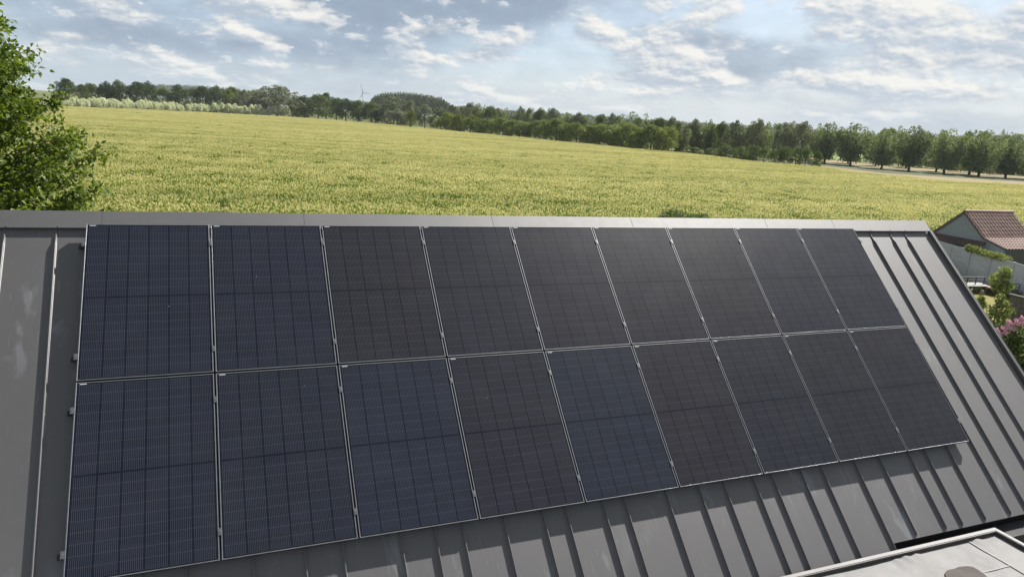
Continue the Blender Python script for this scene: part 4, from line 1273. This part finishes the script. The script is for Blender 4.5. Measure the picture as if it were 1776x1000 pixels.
def low_table(corners, z, label, topmat):
    c = np.mean(np.array(corners), 0); root = empty('low_table', (c[0], c[1], 0)); tag(root, label, 'table', 'low tables before the fence')
    n = len(corners); mb = MB(); rel = [(q[0] - c[0], q[1] - c[1]) for q in corners]
    mb.add([(x, y, z - .06) for x, y in rel] + [(x, y, z) for x, y in rel], [tuple(range(n - 1, -1, -1)), tuple(range(n, 2 * n))] + [(i, (i + 1) % n, n + (i + 1) % n, n + i) for i in range(n)])
    mb.build('table_top', topmat, root)
    mb = MB(); mb.add([(x * .97, y * .97, z - .02) for x, y in rel] + [(x * 1.03, y * 1.03, z - .02) for x, y in rel] + [(x * .97, y * .97, z + .012) for x, y in rel] + [(x * 1.03, y * 1.03, z + .012) for x, y in rel],
                      [(i, (i + 1) % n, n + (i + 1) % n, n + i) for i in range(n)] + [(2 * n + i, 3 * n + i, 3 * n + (i + 1) % n, 2 * n + (i + 1) % n) for i in range(n)]
                      + [(n + i, n + (i + 1) % n, 3 * n + (i + 1) % n, 3 * n + i) for i in range(n)] + [(i, 2 * n + i, 2 * n + (i + 1) % n, (i + 1) % n) for i in range(n)])
    mb.build('edge_board', M['peach'], root)
    for x, y in rel:
        mb = MB(); mb.box(x * .86 - .035, x * .86 + .035, y * .86 - .035, y * .86 + .035, 0, z - .06); mb.build('leg', M['dkmetal'], root)
    return root


def gz_(x, y, z): q = at_z(x, y, z); return (q[0], q[1])
low_table([gz_(1661, 489, .42), gz_(1682, 494.5, .42), gz_(1720, 493, .42), (gz_(1712, 488.5, .42))], .42, 'low weathered grey table with pale pine edge nearest the roof edge', M['grey_top'])
low_table([gz_(1704, 495.3, .40), gz_(1726, 501, .40), gz_(1741, 499.5, .40), gz_(1720, 494.5, .40)], .40, 'low pale pine table half hidden by the young tree', M['peach'])
low_table([gz_(1741, 500, .40), gz_(1768, 506, .40), gz_(1786, 505, .40), gz_(1758, 499.5, .40)], .40, 'low pine and grey table right of the young tree', M['grey_top'])


def rail_bench(xa, xb, ya, yb_, z, n, label):
    """slatted metal bench back seen from the garden, on legs"""
    A = np.array(gz_(xa, ya, z)); B = np.array(gz_(xb, yb_, z)); root = empty('metal_bench', ((A[0] + B[0]) / 2, (A[1] + B[1]) / 2, 0)); tag(root, label, 'bench', 'dark metal benches before the fence')
    d = B - A; L = np.linalg.norm(d); d /= L; nn = np.array([-d[1], d[0]]); nn = nn if nn[0] > 0 else -nn
    ctr = (A + B) / 2
    def T_(s, q, z_): p_ = A + d * s + nn * q - ctr; return (p_[0], p_[1], z_)
    mb = MB(); mb.box(0, L, -.02, .02, z - .04, z, T_)
    for k in range(n):
        s_ = (L - .04) * k / (n - 1); mb.box(s_, s_ + .04, -.018, .018, 0.03, z - .04, T_)
    for zz in (z - .17, z - .30): mb.box(.04, L - .04, -.012, .012, zz - .05, zz, T_)
    mb.build('backrest', M['dkmetal'], root)
    mb = MB()
    for k in range(4): mb.box(0.03, L - .03, -.46 + k * .11, -.37 + k * .11, .40, .43, T_)
    mb.build('seat', M['dkmetal'], root)
    for s_ in (0.06, L - .1):
        mb = MB(); mb.box(s_, s_ + .04, -.45, -.41, 0, .40, T_); mb.build('leg', M['dkmetal'], root)


rail_bench(1664, 1709, 479.5, 479.8, .85, 4, 'dark slatted metal bench against the fence left of the young tree')
rail_bench(1748, 1770, 488.5, 493, .80, 3, 'dark slatted metal bench against the fence right of the young tree')
# wooden post with climber
wp_ = at_z(1704, 503, .95); M['greywood'] = plain('grey post wood', (0.16, 0.13, 0.11), (0.22, 0.18, 0.15), 6, .85, stretch=(8, 8, 1))
b = MB(); b.bevbox(-.065, .065, -.065, .065, 0, .95, .02); o = b.build('wooden_post', M['greywood']); o.location = (wp_[0], wp_[1], 0); tag(o, 'short grey wooden post in the lawn with greenery at its foot', 'post')


def climber(x, y0, y1, z0, label, seed, n=650, sz=.26):
    base = at_z(x, y1, 0); d = depth_of(base); h = at_depth(x, y0, d)[2]
    root = empty('climbing_plant', (base[0], base[1], 0)); tag(root, label, 'plant', 'leafy plants by the post')
    mb = MB(); mb.tube([(0, 0, 0), (.04, .02, h * .5), (0, 0, h * .95)], [.02, .014, .005], 6); mb.build('stem', bark, root)
    r_ = np.random.default_rng(seed)
    for k in range(5):
        f = (k + .6) / 5.2; leaf_cloud('foliage', n // 5, (r_.uniform(-.1, .1), r_.uniform(-.1, .1), h * f), (sz * (1.15 - .5 * f), sz * (1.15 - .5 * f), h * .14), .06, M['creeper2'], seed + k, parent=root, shell=.2)


M['creeper2'] = foliage('climber leaves', (0.12, 0.165, 0.05), (0.30, 0.34, 0.13), .35)
climber(1697, 511, 553, 0, 'leafy green plant at the foot of the wooden post', 301, 700, .27)
climber(1722, 505, 566, 0, 'taller leafy green climber between post and young tree', 311, 900, .34)
climber(1738, 520, 570, 0, 'loose green plant around the young tree stem', 321, 700, .32)
# young tree
yt_ = at_z(1731, 562, 0); d_ = depth_of(yt_); ytop = at_depth(1742, 464, d_)[2]
root = empty('young_tree', (yt_[0], yt_[1], 0)); tag(root, 'slender young garden tree with a small pale green crown before the fence', 'tree')
b = MB(); b.tube([(0, 0, 0), (.02, 0, ytop * .5), (.08, .0, ytop * .98)], [.03, .022, .006], 7); b.build('trunk', bark, root)
for i, (x, y, s_) in enumerate([(1733, 493, .34), (1742, 486, .34), (1726, 484, .30), (1735, 478, .28), (1747, 478, .2), (1744, 468, .22), (1740, 500, .32), (1748, 494, .24), (1728, 497, .22)]):
    q = at_depth(x, y, d_) - np.array([yt_[0], yt_[1], 0]); leaf_cloud('crown', 120, q, (s_ * 1.15, s_ * 1.15, s_ * .85), .07, M['creeper2'], 340 + i, parent=root, shell=.15)
# compost enclosure wall of old slabs
M['oldconc'] = plain('brown stained slabs', (0.105, 0.092, 0.082), (0.17, 0.15, 0.135), 6, .9, bump=.6, bscale=9)
cw_a = np.array(at_z(1741, 556, 0)[:2]); cdir = np.array([0.05, -1.0]); cdir /= np.linalg.norm(cdir)
cwall = empty('slab_enclosure', (cw_a[0], cw_a[1], 0)); tag(cwall, 'low brown stained concrete slab enclosure at the right edge of the lawn', 'enclosure')
hcw = at_depth(1749, 507, depth_of((cw_a[0], cw_a[1], 0)))[2]
for k in range(3):
    b = MB(); b.box(0, .05, -.95 * (k + 1) + .04, -.95 * k - .04, 0, hcw - .05)
    for r in range(5):
        for c in range(3): b.box(-.022, 0, -.95 * (k + 1) + .10 + c * .26, -.95 * (k + 1) + .32 + c * .26, .06 + r * (hcw - .1) / 5, .06 + (r + .82) * (hcw - .1) / 5)
    b.build('slab', M['oldconc'], cwall)
b = MB(); b.box(-.05, .1, -2.9, .02, hcw - .048, hcw + .01); b.build('coping', M['oldconc'], cwall)
# big shrub with pink flowers
M['shrubleaf'] = foliage('shrub leaves', (0.03, 0.055, 0.018), (0.085, 0.12, 0.035), .3)
M['pink'] = foliage('pink blossom', (0.48, 0.22, 0.46), (0.62, 0.40, 0.60), .35)
bs = at_depth(1778, 620, 24.2); bs[2] = 0; root = empty('flowering_shrub', tuple(bs)); tag(root, 'big dark green garden shrub topped with pink flower clusters beside the roof edge', 'shrub')
fol = []
for i, (x, y, dd, s_) in enumerate([(1762, 592, 24.4, .5), (1745, 585, 24.8, .42), (1778, 580, 24.6, .5), (1735, 605, 24.4, .4), (1768, 618, 24, .5), (1785, 605, 24, .6), (1724, 588, 24.9, .34), (1752, 628, 23.8, .45), (1729, 574, 25.2, .26), (1742, 618, 24, .4), (1774, 645, 23.6, .5), (1758, 648, 23.6, .42), (1786, 660, 23.4, .5), (1768, 668, 23.2, .4)]):
    q = at_depth(x, y, dd) - bs; leaf_cloud('foliage', 800, q, (s_, s_, s_ * .85), .045, M['shrubleaf'], 500 + i, parent=root, shell=.45)
b = MB()
for a_ in range(5): b.tube([(0, 0, 0), (math.cos(a_ * 1.25) * .25, math.sin(a_ * 1.25) * .25, .8), (math.cos(a_ * 1.25) * .55, math.sin(a_ * 1.25) * .55, 1.7)], [.03, .02, .01], 6)
b.build('stem', bark, root)
for i, (x, y) in enumerate([(1729, 572), (1741, 569), (1755, 561), (1764, 556), (1772, 552), (1748, 566), (1722, 580), (1736, 579), (1731, 588), (1744, 576), (1757, 570), (1769, 562), (1733, 596), (1720, 573), (1776, 560), (1750, 557), (1741, 606), (1757, 636), (1727, 592)]):
    dd = 24.25 - .004 * (y - 570)
    q = at_depth(x, y, dd) - bs; leaf_cloud('flower_cluster', 75, q, (.11, .11, .09), .028, M['pink'], 540 + i, parent=root, shell=.1)
# plank leaning in the shrub's shade, ragged weeds by the barn's far side
b = MB(); b.bevbox(-.06, .06, -.03, .03, 0, 1.1, .01); o = b.build('wooden_plank', M['peach']); q = at_z(1762, 652, .0)
o.location = (q[0], q[1], 0); o.rotation_euler = (0.3, 0.35, 0); tag(o, 'pale wooden plank leaning below the flowering shrub', 'plank')
for x, yt, wp, yb_, lb in [(1172, 363, 58, 400, 'larger dark green weedy bush just behind the ridge of the barn roof'),
                           (1216, 369, 50, 400, 'smaller dark green weedy bush just behind the ridge of the barn roof')]:
    put_tree('round', x, yt, wp, lb, 'bush', ybase=yb_, name='weedy_bush', wy=.8)

# ------------------------------------------------------------------ the summer air
b = MB(); b.box(-2750, 2750, -450, 2750, -1.0, 125)
m = bpy.data.materials.new('haze'); m.use_nodes = True; t = NT(m.node_tree); t.n.clear()
pv = t.node('ShaderNodeVolumePrincipled'); pv.inputs['Density'].default_value = HAZE; pv.inputs['Color'].default_value = (0.90, 0.95, 1.0, 1); pv.inputs['Anisotropy'].default_value = 0.0
mo = t.node('ShaderNodeOutputMaterial'); t.link(pv.outputs[0], mo.inputs['Volume'])
tag(b.build('haze', m), 'thin pale summer haze over the fields', 'haze', kind='stuff')

_bad = [(o.name, o['label']) for o in S.objects if o.get('label') and not 4 <= len(__import__("re").findall(r"[A-Za-z0-9][A-Za-z0-9'-]*", o['label'])) <= 16]
print('LABELS', _bad)
